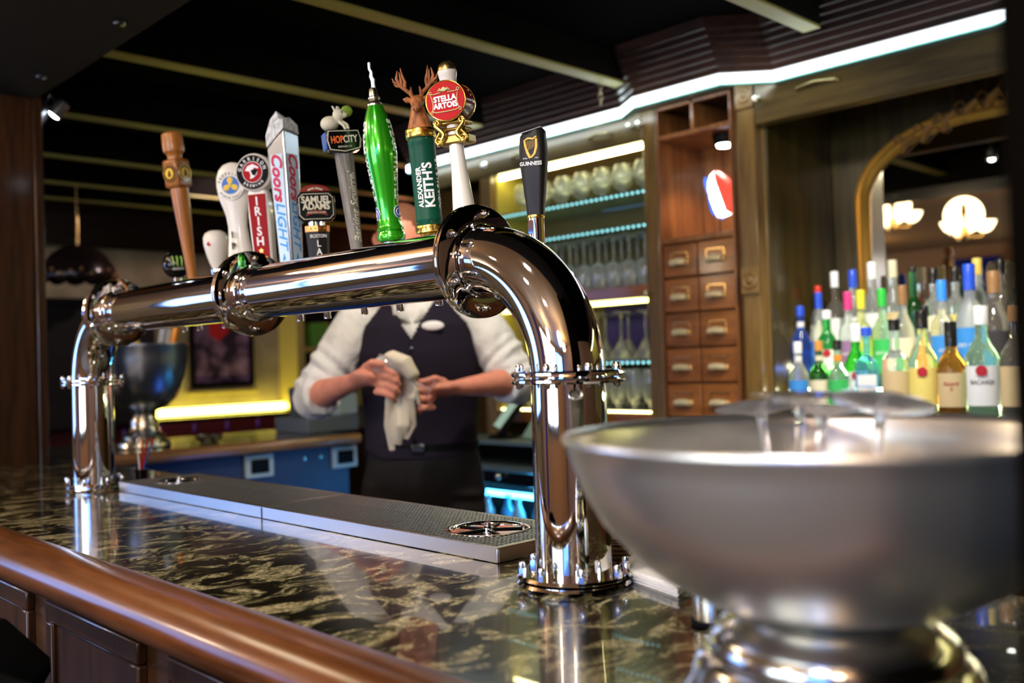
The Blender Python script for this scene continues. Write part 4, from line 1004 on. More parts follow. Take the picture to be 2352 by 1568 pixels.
led = obj('led_strip', strip(2.258, 2.284, -.012, .030, YS[:-1]+[.86]), LED_C, None)
tag(led, 'long cool white light strip under the back bar cornice', 'light strip')
obj('diffuser_lip', strip(2.250, 2.257, -.004, .034, YS[:-1]+[.86]), plain('lip_glass', (.2, .5, .45), .1, coat=1), led)
# fascia with flip-up doors
fa = thing('back_bar_cabinet', 'oak glass display cabinet with a bank of small drawers behind the bar', 'cabinet')
obj('fascia', MB().box(2.865, 2.90, 2.22, 3.5, 2.175, 2.284).box(2.845, 2.90, -1.9, 1.725, 2.135, 2.284), FASC, fa, .003)
def handle(y, z, x=2.86, w=.055):
    h = obj('brass_handle', MB().tube([(x, y-w, z), (x-.018, y-w*.85, z+.002), (x-.026, y, z+.006), (x-.018, y+w*.85, z+.002), (x, y+w, z)], [(.006, .006), (.005, .004), (.0065, .005), (.005, .004), (.006, .006)], 12, round_=True), plain('handle_brass', (.70, .60, .30), .2, 1) if 'handle_brass' not in MATS else MATS['handle_brass'], fa)
    return h
handle(2.42, 2.228); handle(2.86, 2.228); handle(1.49, 2.215, 2.842, .075); handle(.80, 2.215, 2.842, .075)
for y, z, x in ((2.262, 2.235, 2.862), (2.218, 2.235, 2.862), (1.705, 2.215, 2.842), (2.215, 1.595, 2.865)):
    obj('knob', MB().lathe([(.006, 0), (.005, .008), (.012, .014), (.014, .020), (.010, .026), (0, .028)], 20, T(x, y, z) @ RY(-90)), PEWTER, fa)
# uprights
for y0, y1, x in ((2.160, 2.222, 2.868), (3.065, 3.135, 2.868), (3.45, 3.52, 2.868)):
    obj('upright', MB().box(x, 3.20, y0, y1, .0, 2.284), POSTW, fa, .003)
pst = obj('post', MB().box(2.855, 2.90, 1.735, 1.800, 0, 2.284).box(2.90, 3.34, 1.725, 1.835, 0, 2.284), POSTW, fa, .003)
for z in (2.245, 1.612):
    obj('rosette', MB().box(2.845, 2.856, 1.733, 1.802, z-.045, z+.045).lathe([(.030, 0), (.030, .004), (.024, .006), (.020, .003), (.014, .003), (.010, .008), (0, .010)], 28, T(2.846, 1.7675, z) @ RY(-90)), POSTW, pst, .001)
p2_ = MB().lathe([(.020, 0), (.020, .006), (.012, .010), (0, .012)], 20, T(2.868, 3.10, 2.23) @ RY(-90)); obj('rosette', p2_, PEWTER, fa)
# glass bay
obj('bay_back', MB().box(3.16, 3.20, 2.222, 3.065, 1.10, 2.284), plain('bay_back_olive', (.10, .085, .03), .6), fa)
obj('bay_back', MB().box(3.16, 3.20, 3.135, 3.45, .9, 2.284), OAK_D, fa)
obj('side_panel', MB().box(2.90, 3.16, 3.058, 3.065, 1.15, 2.27), plain('side_yellow', (.46, .38, .07), .5), fa)
obj('bay_top', MB().box(2.90, 3.16, 2.222, 3.065, 2.176, 2.19), CHESTW, fa)
l1 = obj('cabinet_light', MB().box(2.905, 2.920, 2.235, 3.05, 2.160, 2.174), LED_G, fa)
ws = obj('wood_shelf', MB().box(2.87, 3.16, 2.222, 3.058, 1.588, 1.636), CHESTW, fa, .002)
obj('cabinet_light', MB().box(2.905, 2.917, 2.235, 3.05, 1.572, 1.587), emis('led_low', (1, .9, .25), 7), fa)
sgl = plain('shelf_glass', (.55, .9, .85), .03, trans=.9, ior=1.5)
for z in (2.000, 1.872, 1.352):
    s_ = obj('glass_shelf', MB().box(2.89, 3.15, 2.224, 3.056, z-.008, z), sgl, fa)
    for k in range(32):
        if z == 2.0 and k == 0: led0 = obj('edge_light', MB().ball((0, 0, 0), .0048, 8), LED_T, s_); led0.location = (2.886, 2.24+k*.026, z-.010); continue
        c_ = led0.copy(); COL.objects.link(c_); c_.parent = s_; c_.location = (2.886, 2.24+k*.026, z-.010)
obj('bay_floor', MB().box(2.87, 3.16, 2.222, 3.058, 1.10, 1.150), CHESTW, fa, .002)
obj('cabinet_light', MB().box(2.88, 2.892, 2.235, 3.05, 1.151, 1.157), emis('led_floor', (1, .9, .35), 7), fa)
blu = MB()
for k in range(14): blu.tube([(3.145, 2.40+k*.02, 1.586), (3.140, 2.405+k*.02, 1.36)], .008, 8)
# far bay beyond the frame, mirrored in the chrome
obj('bay_back', MB().box(3.16, 3.20, -1.9, .02, 1.10, 2.284), plain('bay_back_far', (.30, .26, .06), .6), fa)
obj('upright', MB().box(2.87, 3.20, .02, .08, 0, 2.284), POSTW, fa, .003)
obj('cabinet_light', MB().box(2.905, 2.920, -1.85, .0, 2.110, 2.124), LED_G, fa)
obj('wood_shelf', MB().box(2.87, 3.16, -1.9, .02, 1.588, 1.636), CHESTW, fa, .002)
obj('lower_case', MB().box(2.85, 3.20, -1.9, .02, .2, 1.12), CHESTW, fa, .002)
obj('blue_backing', blu, plain('indigo_cloth', (.06, .05, .22), .8), fa)
# chest with drawers
ch = obj('chest', MB().box(2.885, 3.16, 1.835, 2.160, .9, 1.135).box(2.90, 3.16, 2.154, 2.160, 1.13, 2.284).box(2.90, 3.16, 1.835, 1.841, 1.13, 2.284).box(3.15, 3.16, 1.841, 2.154, 1.13, 2.284)
   .box(2.870, 3.15, 1.841, 2.154, 1.775, 1.795).box(2.870, 3.15, 1.841, 2.154, 2.160, 2.178).box(2.870, 2.90, 1.835, 1.845, 1.13, 2.284).box(2.870, 2.90, 2.150, 2.160, 1.13, 2.284)
   .box(2.870, 3.15, 1.992, 2.006, 2.178, 2.284).box(2.870, 2.90, 1.845, 2.150, 2.272, 2.284).box(2.905, 3.15, 1.841, 2.154, 1.130, 1.775), CHESTZ, fa, .002)
zs = [1.775, 1.648, 1.520, 1.392, 1.264, 1.137]
for r_ in range(5):
    for c_ in range(2):
        ya_, yb_ = (2.001, 2.148) if c_ == 0 else (1.847, 1.995)
        z1, z0 = zs[r_]-.004, zs[r_+1]+.004
        dw = obj('drawer', MB().box(2.876, 2.905, ya_, yb_, z0, z1), CHESTW, fa, .003)
        yc, zc = (ya_+yb_)/2, (z0+z1)/2
        obj('label_frame', MB().box(2.872, 2.877, yc-.038, yc-.034, zc-.018, zc+.030).box(2.872, 2.877, yc+.034, yc+.038, zc-.018, zc+.030).box(2.872, 2.877, yc-.038, yc+.038, zc+.026, zc+.030), BRASS, dw)
        obj('cup_pull', MB().tube([(2.876, yc-.030, zc-.012), (2.860, yc-.027, zc-.008), (2.856, yc, zc-.006), (2.860, yc+.027, zc-.008), (2.876, yc+.030, zc-.012)], [(.008, .010), (.010, .012), (.010, .013), (.010, .012), (.008, .010)], 14, round_=True), MATS['pull_brass'] if 'pull_brass' in MATS else plain('pull_brass', (.82, .70, .42), .3, .55), dw)
# puck light and glowing ornament in the open niche
pk_ = thing('puck_light', 'small black puck light under the top of the open niche', 'lamp', (2.97, 1.93, 2.158))
obj('housing', MB().lathe([(0, .0), (.040, 0), (.042, -.010), (.034, -.034), (.030, -.036), (0, -.030)], 28), BLACK, pk_)
obj('lens', MB().lathe([(.028, -.036), (.024, -.044), (0, -.047)], 24), LENS, pk_)
lp = lamp('puck_glow', 'SPOT', (2.97, 1.93, 2.10), 7, (1, .75, .6), .02, (2.99, 1.95, 1.8), 130)
orn = thing('glowing_ornament', 'glowing white, red and blue ornament on a thin stem above the drawers', 'ornament', (2.95, 1.945, 1.796))
obj('stem', MB().lathe([(.028, 0), (.028, .004), (.003, .010), (.003, .10)], 16), BLACK, orn)
OM = T(0, -.01, .150) @ RX(-20) @ Matrix.Diagonal((1.1, 1.15, 1.12, 1))
def osl(y0, y1, sx=1.0, grow=0):
    v = []; N = 18; hs_ = [-.078, -.070, -.045, -.01, .025, .05, .068, .076]
    ws_ = [.004, .040, .058, .056, .042, .030, .018, .004]
    lo = []
    for i, (h, w) in enumerate(zip(hs_, ws_)):
        for k in range(N):
            a = 2*PI*k/N; lo.append(((.028+grow)*math.cos(a)*min(1, w*30), max(y0, min(y1, (w+grow)*math.sin(a))), h))
    n_ = len(hs_)
    return MB().add(lo, [(i*N+k, i*N+(k+1) % N, (i+1)*N+(k+1) % N, (i+1)*N+k) for i in range(n_-1) for k in range(N)]+[tuple(range(N)), tuple(range((n_-1)*N, n_*N))], OM)
obj('white_panel', osl(-.006, .036), emis('glow_white', (.9, .95, 1), 5), orn)
obj('red_panel', osl(-.09, -.0065, 1, .0), emis('glow_red', (1, .035, .02), 2.2), orn)
obj('blue_panel', osl(.034, .09, 1, -.002), emis('glow_blue', (.02, .14, .8), 1.6), orn)
# niche with mirror
obj_n = struct('trim_4', MB().box(2.90, 3.34, 1.715, 1.726, .9, 2.284), NICHEW)
o = obj('bottle_counter', MB().box(2.72, 3.34, .09, 1.714, 1.125, 1.162), GLOSSB, None, .003); tag(o, 'black glossy back counter under the liquor bottles', 'counter')
o = obj('bottle_riser', MB().box(2.955, 3.075, .3, 1.69, 1.163, 1.250), GLOSSB, None, .002); tag(o, 'black lower step carrying the second row of bottles', 'shelf')
obj('tier_light', MB().box(2.946, 2.954, .3, 1.69, 1.226, 1.242), LED_TIER, o)
o = obj('bottle_riser', MB().box(3.076, 3.20, .3, 1.69, 1.163, 1.330), GLOSSB, None, .002); tag(o, 'black upper step carrying the back row of bottles', 'shelf')
obj('tier_light', MB().box(3.067, 3.075, .3, 1.69, 1.306, 1.322), LED_TIER, o)
mi = thing('wall_mirror', 'tall arched mirror in a carved gilt frame behind the liquor bottles', 'mirror', (3.345, .905, 0))
MW = .715
def arch(w, zt, zb, r=.36, n=14):
    r *= .70  # outline in (y, z)
    p_ = [(-w, zb), (w, zb)]
    for k in range(n+1):
        a = PI/2*k/n; p_.append((w-r*1.7*(1-math.cos(a)) if True else 0, zt-r+r*math.sin(a)))
    for k in range(n, -1, -1):
        a = PI/2*k/n; p_.append((-w+r*1.7*(1-math.cos(a)), zt-r+r*math.sin(a)))
    return p_
out = arch(MW, 2.165, 1.34); ot2 = [(y*1, z) for y, z in arch(MW-.05, 2.118, 1.38, .33)]
def sweep(path, prof, name, mat, par):
    m = MB(); n = len(path); k_ = len(prof); v = []
    for i, (y, z) in enumerate(path):
        a = Vector(path[(i+1) % n])-Vector(path[i-1]); nrm = Vector((a.y, -a.x)).normalized()
        for d, x in prof: v.append((-x, y+nrm.x*d, z+nrm.y*d))
    m.add(v, [(i*k_+j, i*k_+(j+1) % k_, ((i+1) % n)*k_+(j+1) % k_, ((i+1) % n)*k_+j) for i in range(n) for j in range(k_)])
    return obj(name, m, mat, par, sharp=50)
GILT = plain('gilt', (.62, .36, .07), .32, .6); bumpy(GILT, 70, .25, .001)
path = [(y, z) for i, (y, z) in enumerate(arch(MW-.03, 2.14, 1.36, .34)) if i == 0 or True]
sweep(path, [(.030, .004), (.030, .020), (.022, .030), (.012, .022), (.004, .034), (-.008, .040), (-.018, .030), (-.024, .016), (-.024, .004)], 'frame', GILT, mi)
MIRR = plain('mirror_glass', (.46, .42, .32), .012, 1)
m = MB(); pp = arch(MW-.052, 2.118, 1.384, .33); m.add([(-.008, y, z) for y, z in pp]+[(-.003, y, z) for y, z in pp], [tuple(range(len(pp))), tuple(range(2*len(pp)-1, len(pp)-1, -1))]+[(k, (k+1) % len(pp), len(pp)+(k+1) % len(pp), len(pp)+k) for k in range(len(pp))])
obj('glass', m, MIRR, mi)
cv = MB()
for s_ in (-1, 1):
    for k in range(7):
        t_ = k/6; y = s_*(.10+.43*(1-t_)); z = 2.135+.065*math.sin(t_*PI*.5)-(.05*(1-t_)); r_ = .018+.016*t_
        cv.tube([(-.02, y, z-.03), (-.030, y-s_*.02, z), (-.034, y-s_*.045, z+.012+.010*t_), (-.028, y-s_*.06, z-.004)], [(r_*.5, .010), (r_, .012), (r_*.8, .010), (.003, .003)], 10, round_=True)
        cv.torus(r_*.6, .005, 14, 6, T(-.030, y+s_*.012, z+.012) @ RY(90))
cv.ball((-.03, 0, 2.20), .05, 16, sx=.4)
obj('carving', cv, plain('carving_gilt', (.30, .15, .04), .5, .3), mi)

# ------------------------------------------------------------------ bottles
def glassm(name, col, rough=.04):
    return plain(name, col, rough, trans=.85, ior=1.35) if name not in MATS else MATS[name]
CL = glassm('bottle_clear', (.90, .97, .95)); CLD = glassm('bottle_smoked', (.45, .42, .36)); GRB = glassm('bottle_green', (.05, .62, .10)); DGB = glassm('bottle_deep_green', (.05, .25, .05))
SAPH = glassm('bottle_sapphire', (.22, .70, .98)); COB = glassm('bottle_cobalt', (.08, .18, .90)); AMB = glassm('bottle_amber', (.60, .28, .04)); FRO = glassm('bottle_frosted', (.70, .76, .84), .35)
PALEY = glassm('bottle_pale_yellow', (.90, .95, .45)); PALEG = glassm('bottle_pale_green', (.60, .95, .70))
LM = {k: plain('label_'+k, c, .55) for k, c in dict(white=(.80, .82, .82), tan=(.62, .48, .26), yellow=(.80, .66, .18), green=(.05, .50, .12), purple=(.30, .16, .34), blue=(.05, .28, .75), orange=(.95, .32, .03), red=(.45, .02, .03), dark=(.05, .045, .05), cream=(.75, .70, .50), lime=(.66, .70, .05)).items()}
CM = {k: plain('cap_'+k, c, .3, coat=.4) for k, c in dict(white=(.80, .82, .85), black=(.01, .01, .01), blue=(.02, .08, .62), sky=(.04, .26, .85), pink=(.65, .04, .22), yellow=(.75, .68, .04), green=(.03, .50, .06), orange=(.60, .28, .05), brown=(.28, .15, .06), cream=(.62, .58, .40), gold=(.65, .48, .10), red=(.6, .03, .02)).items()}
BPROTO = {}
def bottle(x, y, z, h, r, style, gm, cap, lab, label, txt=None, lc=None, capfrac=.17, dot=None, neckcol=None):
    t = thing('liquor_bottle', label, 'bottle', (x, y, z), math.atan2(y, x)-PI/2-math.radians(4), 'liquor bottles in tiers by the mirror')
    nr = r*.36; ct = h*(1-capfrac)
    if style == 'round': pr_ = [(0, .001), (r*.92, .001), (r, .008), (r, h*.50), (r*.95, h*.56), (r*.70, h*.64), (nr*1.1, h*.71), (nr, h*.76), (nr, ct+.002), (0, ct+.002)]
    elif style == 'shoulder': pr_ = [(0, .001), (r*.94, .001), (r, .006), (r, h*.55), (r*.93, h*.60), (nr*1.4, h*.66), (nr, h*.69), (nr, ct+.002), (0, ct+.002)]
    elif style == 'bell': pr_ = [(0, .001), (r, .001), (r*.94, h*.08), (r*.86, h*.42), (r*.93, h*.52), (r*.80, h*.60), (nr, h*.67), (nr, ct+.002), (0, ct+.002)]
    else: pr_ = [(0, .001), (r*1.2, .001), (r*1.25, .006), (r*1.25, h*.56), (r*1.1, h*.62), (nr*1.2, h*.67), (nr, h*.70), (nr, ct+.002), (0, ct+.002)]
    nseg = 4 if style == 'square' else 28
    bd_ = obj('body', MB().lathe(pr_, nseg, a0=PI/4 if nseg == 4 else 0), gm, t, .003 if nseg == 4 else 0, sharp=30)
    obj('cap', MB().lathe([(nr*1.05, ct), (nr*1.18, ct+.001), (nr*1.18, h-.003), (nr*1.05, h), (0, h)], 20), CM[cap], t)
    if neckcol: obj('neck_label', MB().lathe([(nr*1.06, h*.70), (nr*1.06, h*.80)], 20), LM[neckcol], t)
    if lab:
        z0, z1 = h*.12, h*.47
        if nseg == 4:
            lb = obj('label', MB().box(-r*.72, r*.72, -r*.905, -r*.89, z0, z1), LM[lab], t)
            yf = -r*.915; mf = None
        else:
            N = 12; vv = []
            for k in range(N+1):
                a = -1.15+2.3*k/N; q = r*1.015 if style != 'bell' else r*.96
                vv += [(q*math.sin(a), -q*math.cos(a), z0), (q*math.sin(a), -q*math.cos(a), z1)]
            lb = obj('label', MB().add(vv, [(2*k, 2*k+2, 2*k+3, 2*k+1) for k in range(N)]), LM[lab], t); yf = -r*1.03; mf = cylmap(r*1.03)
        if txt: text('lettering', txt, r*.40, LM[lc or 'dark'], lb, T(0, yf, (z0+z1)/2+.01) @ FRONT, .0003, mf, sx=.85)
        if dot: obj('emblem', MB().lathe([(r*.34, 0), (r*.34, .001), (0, .0012)], 20, T(0, yf-.001, z1-r*.30) @ RX(90)), LM[dot], lb)
    return t
BL = [
 # x, Y, z, h, r, style, glass, cap, label colour, label, text, text colour
 (2.820, 1.584, 1.163, .235, 0.029, 'round', CL, 'white', 'blue', 'small clear bottle with a white cap, leftmost in the front row', None, None, .16, None, 'white'),
 (2.820, 1.511, 1.163, .235, 0.029, 'round', DGB, 'orange', 'cream', 'small dark green bottle with an orange cap in the front row', None, None, .14, None, 'cream'),
 (2.808, 1.441, 1.163, .235, 0.029, 'round', PALEG, 'black', 'green', 'small pale green bottle with a black cap and orange neck band', None, None, .14, None, 'orange'),
 (2.872, 1.412, 1.163, .285, 0.034, 'round', GRB, 'white', 'white', 'bright green bottle with a white cap and red seal', None, None, .20, 'red', None),
 (2.800, 1.342, 1.163, .270, 0.034, 'square', SAPH, 'blue', 'white', 'square sky blue gin bottle with a white arched label', 'BOMBAY', 'blue', .10, None, None),
 (2.800, 1.255, 1.163, .290, 0.036, 'shoulder', CL, 'black', 'tan', 'clear bottle with a black cap and plain tan label in the front row', None, 'dark', .12, None, None),
 (2.800, 1.173, 1.163, .310, 0.037, 'round', PALEY, 'black', 'yellow', 'clear bottle of yellow spirit with an oval yellow label', None, 'dark', .17, 'red', None),
 (2.800, 1.092, 1.163, .275, 0.036, 'round', AMB, 'black', 'tan', 'amber rum bottle with a black cap and tan label', 'Bacardi\n8', 'red', .26, None, None),
 (2.800, 1.008, 1.163, .315, 0.04, 'round', PALEG, 'white', 'white', 'clear green tinted rum bottle with a white cap and white label', 'BACARDI', 'dark', .17, 'red', None),
 (2.800, 0.915, 1.163, .310, 0.043, 'round', CLD, 'brown', 'tan', 'smoky bottle with a wide tan label at the right edge', None, 'dark', .14, None, None),
 # second row
 (2.995, 1.668, 1.251, .270, 0.03, 'round', COB, 'blue', None, 'cobalt blue bottle with a blue cap at the left of the tiers', None, None, .13, None, 'white'),
 (2.995, 1.572, 1.251, .250, 0.034, 'round', GRB, 'white', 'white', 'green round shouldered bottle behind the orange capped one', None, None, .12, 'red', None),
 (3.040, 1.623, 1.251, .315, 0.027, 'shoulder', CL, 'blue', 'blue', 'clear flavoured vodka bottle with a dark blue cap', 'ABSOLUT', 'white', .18, None, None),
 (3.040, 1.517, 1.251, .310, 0.03, 'shoulder', CL, 'pink', 'purple', 'clear flavoured vodka bottle with a pink cap', 'ABSOLUT', 'white', .20, None, None),
 (3.010, 1.457, 1.251, .310, 0.03, 'shoulder', PALEY, 'yellow', 'lime', 'clear flavoured vodka bottle with a bright yellow cap', 'ABSOLUT', 'white', .20, None, None),
 (3.021, 1.391, 1.251, .310, 0.03, 'shoulder', PALEG, 'green', 'green', 'clear flavoured vodka bottle with a bright green cap', 'ABSOLUT', 'white', .19, None, None),
 (3.020, 1.323, 1.251, .315, 0.031, 'round', CL, 'brown', 'cream', 'clear bottle with a brown cap beside the green capped one', None, None, .20, None, None),
 (3.020, 1.255, 1.251, .245, 0.03, 'shoulder', CL, 'black', 'orange', 'clear bottle with an orange label between tiers', None, None, .14, None, None),
 (2.996, 1.190, 1.251, .320, 0.032, 'shoulder', CL, 'sky', 'blue', 'clear vodka bottle with a sky blue cap and blue label', 'ARC', 'white', .20, None, None),
 (3.028, 1.119, 1.251, .365, 0.038, 'round', FRO, 'blue', 'blue', 'tall frosted vodka bottle with a blue cap and blue label', 'GREY GOOSE', 'white', .22, None, None),
 (2.996, 1.038, 1.251, .335, 0.04, 'round', CLD, 'brown', 'dark', 'smoky bottle with a brown cap and dark label at the right', None, None, .20, None, None),
 (3.000, 0.952, 1.251, .330, 0.038, 'round', CLD, 'black', 'dark', 'dim dark capped bottle, last in the second row', None, None, .18, None, None),
 # third row
 (3.140, 1.677, 1.331, .265, 0.027, 'round', CL, 'red', 'cream', 'narrow bottle with a red cap in the back row', None, None, .16, None, None),
 (3.140, 1.613, 1.331, .310, 0.03, 'shoulder', CLD, 'white', 'white', 'bottle with a tall white cap, leftmost tall one in the back row', None, 'red', .18, None, None),
 (3.140, 1.546, 1.331, .310, 0.03, 'round', CL, 'blue', 'white', 'clear bottle with a deep blue cap in the back row', None, None, .20, None, None),
 (3.140, 1.477, 1.331, .330, 0.032, 'round', CL, 'white', 'white', 'clear bottle with a broad white cap before the mirror', None, None, .18, None, None),
 (3.140, 1.405, 1.331, .330, 0.032, 'round', CL, 'cream', 'tan', 'clear bottle with a broad cream cap before the mirror', None, None, .18, None, None),
 (3.140, 1.338, 1.331, .300, 0.028, 'bell', DGB, 'black', None, 'dark green wine bottle before the mirror', None, None, .05, None, None),
 (3.140, 1.272, 1.331, .290, 0.031, 'shoulder', CL, 'black', 'cream', 'clear bottle with a black cap in the back row', None, None, .17, None, None),
 (3.140, 1.203, 1.331, .290, 0.031, 'shoulder', CL, 'black', 'yellow', 'clear bottle with a black cap and yellow band in the back row', None, None, .17, None, None),
 (3.140, 1.135, 1.331, .310, 0.03, 'round', CL, 'gold', 'white', 'clear bottle with a gold cap in the back row', None, None, .17, None, None),
 (3.140, 1.066, 1.331, .300, 0.032, 'round', CLD, 'black', 'dark', 'dark bottle at the right end of the back row', None, None, .15, None, None),
]
for b in BL: bottle(*b[:4], b[4]*1.10, *b[5:])

# ------------------------------------------------------------------ glassware in the bay
SG = plain('glassware', (.95, 1, .97), .03, trans=.90, ior=1.5)
def mk(name, prof_, label, cat, group, loc):
    o = obj(name, MB().lathe(prof_, 24), SG); o.location = loc; return tag(o, label, cat, group)
def rep(o, spots, lab=None):
    for i, (x, y, z) in enumerate(spots):
        if i == 0: o.location = (x, y, z); continue
        c = o.copy(); COL.objects.link(c); c.location = (x, y, z)
snif = mk('brandy_snifter', [(0, .001), (.030, .001), (.030, .003), (.006, .007), (.0045, .014), (.0055, .030), (.020, .038), (.037, .055), (.042, .075), (.038, .100), (.029, .122), (.0275, .122), (.036, .100), (.040, .075), (.035, .056), (.018, .041), (0, .036)], 'upright brandy snifter on the top glass shelf', 'glass', 'brandy snifters on the top glass shelf', (0, 0, 0))
sp = [(2.945, 2.70-.105*k if k < 5 else 0, 2.001) for k in range(5)]+[(3.05, 2.93-.115*k, 2.001) for k in range(6)]+[(2.945, 2.82, 2.001), (2.945, 2.94, 2.001)]
rep(snif, sp)
inv = mk('wine_glass', [(0, .204), (.034, .204), (.034, .201), (.008, .196), (.0042, .185), (.004, .120), (.007, .112), (.026, .100), (.037, .078), (.038, .055), (.031, .001), (.0295, .001), (.0365, .055), (.0355, .078), (.024, .097), (0, .106)], 'upside down wine glass on the wooden shelf of the lit cabinet', 'glass', 'upturned wine glasses on the wooden shelf', (0, 0, 0))
rep(inv, [(2.93, 2.275+.078*k, 1.637) for k in range(10)]+[(3.02, 2.30+.082*k, 1.637) for k in range(9)])
mar = mk('martini_glass', [(0, .190), (.036, .190), (.036, .187), (.006, .180), (.004, .170), (.004, .090), (.055, .002), (.0535, .002), (0, .086)], 'upside down martini glass on the lower glass shelf', 'glass', 'upturned martini glasses on the lower glass shelf', (0, 0, 0))
rep(mar, [(2.95, 2.30+.122*k, 1.353) for k in range(6)]+[(3.07, 2.36+.122*k, 1.353) for k in range(5)])
tum = mk('beer_glass', [(0, .001), (.030, .001), (.030, .004), (.010, .012), (.010, .022), (.026, .045), (.034, .080), (.036, .12), (.031, .165), (.0295, .165), (.0345, .12), (.0325, .080), (.024, .047), (0, .030)], 'stemmed beer glass on the cabinet floor behind the right column', 'glass', 'beer glasses on the cabinet floor', (0, 0, 0))
rep(tum, [(2.94, 2.275+.082*k, 1.151) for k in range(9)]+[(3.03, 2.31+.082*k, 1.151) for k in range(8)])

# ------------------------------------------------------------------ back bar lower station seen beside the bartender
st_ = thing('service_station', 'black steel service station with shelves behind the bartender', 'counter')
obj('top', MB().box(2.62, 2.84, 2.30, 3.30, 1.028, 1.046), plain('station_steel', (.20, .27, .26), .3, .6), st_, .003)
obj('frame', MB().box(2.82, 2.84, 2.30, 3.30, .05, 1.028).box(2.62, 2.84, 2.30, 2.33, .05, 1.028).box(2.62, 2.84, 3.27, 3.30, .05, 1.028), BLACK, st_)
obj('shelf', MB().box(2.62, 2.84, 2.33, 3.27, .925, .945), MATS['station_steel'], st_, .003)
dr_ = obj('drawer', MB().box(2.63, 2.65, 2.33, 3.27, .870, .922), GLOSSB, st_, .003)
obj('knob', MB().ball((2.615, 2.80, .905), .015, 14), PEWTER, dr_)
obj('blue_light_tube', MB().tube([(2.80, 2.36, .80), (2.80, 3.24, .80)], .012, 12), emis('led_blue', (.08, .55, 1), 10), st_)
obj('lower_shelf', MB().box(2.62, 2.82, 2.33, 3.27, .60, .62), STEEL, st_)
random.seed(4)
for k in range(9):
    y = 2.42+k*.09
    o = obj('mixer_bottle', MB().lathe([(0, .001), (.030, .001), (.031, .10), (.026, .13), (.012, .16), (.012, .19), (0, .19)], 18), SAPH if k % 2 else CL)
    o.location = (2.70+.03*(k % 2), y, .621); tag(o, 'mixer bottle lit blue on the shelf beneath the service station', 'bottle', 'mixer bottles under the service station')
term = thing('order_terminal', 'tilted dark order terminal with a pale screen behind the bartender', 'terminal', (2.72, 2.88, 1.047), -2.2)
obj('base', MB().lathe([(0, 0), (.06, 0), (.06, .012), (.02, .02), (.015, .06), (0, .06)], 24), BLACK, term)
scx = obj('screen', MB().box(-.11, .11, -.012, .012, 0, .16, T(0, -.02, .03) @ RX(-38)), GLOSSB, term, .004)
obj('display', MB().box(-.10, .10, -.0135, -.0115, .010, .150, T(0, -.02, .03) @ RX(-38)), emis('display_pale', (.45, .65, .50), .55), scx)
for k, (y, a, lab) in enumerate(((2.70, 35, 'open menu folder leaning beside the order terminal'), (2.62, 50, 'pale paper pad leaning right of the order terminal'))):
    o = obj('menu_folder', MB().box(-.09, .09, -.004, .004, 0, .17), plain('folder_%d' % k if False else ('folder_pale' if k else 'folder_green'), (.50, .62, .50) if k else (.30, .45, .38), .4))
    o.location = (2.70, y, 1.050); o.rotation_euler = (math.radians(-a), 0, math.radians(-115)); tag(o, lab, 'menu')
# chain hanging at the cornice corner
cn = MB()
for k in range(9): cn.torus(.009, .0028, 14, 6, T(2.655, 2.24, 2.445-k*.019) @ RZ(45+90*(k % 2)) @ RX(90) @ Matrix.Diagonal((.8, 1.25, 1, 1)))
o = obj('hanging_chain', cn, plain('chain_brass', (.45, .38, .25), .4, 1)); tag(o, 'short chain hanging from the ceiling at the cornice corner', 'chain')

# ================================================================== far left of the room
# wall shelf unit
su = thing('wall_shelf', 'yellow lit wall shelf unit behind the bartender', 'shelf')
YF = plain('shelf_frame_yellow', (.50, .40, .12), .5)
obj('frame', MB().box(3.64, 3.70, 5.95, 6.2, 1.06, 2.1).box(5.0, 5.06, 5.95, 6.2, 1.06, 2.1).box(3.70, 5.0, 5.95, 6.2, 1.06, 1.12).box(4.30, 4.33, 5.97, 6.2, 1.12, 2.1), YF, su)
for z in (1.47, 1.86): obj('shelf', MB().box(3.70, 5.0, 5.98, 6.19, z, z+.035), YF, su)
obj('back_panel', MB().box(3.70, 5.0, 6.18, 6.199, 1.12, 2.1), plain('shelf_back_dark', (.03, .02, .025), .6), su)
o = obj('shelf_box', MB().box(3.80, 3.95, 6.0, 6.12, 1.506, 1.68), plain('box_green', (.12, .42, .06), .5), None, .01); tag(o, 'green box on the wall shelf left of the bartender\'s shoulder', 'box')
o = obj('book', MB().box(4.10, 4.26, 6.0, 6.14, 1.506, 1.80), plain('book_brown', (.22, .08, .04), .6), None, .005); tag(o, 'brown book standing on the wall shelf beside the green box', 'book')
o = obj('shelf_bottle', MB().lathe([(0, .0), (.045, 0), (.045, .18), (.015, .24), (.015, .30), (0, .30)], 20), FRO); o.location = (4.0, 6.07, 1.122); tag(o, 'pale bottle on the bottom of the wall shelf', 'bottle')
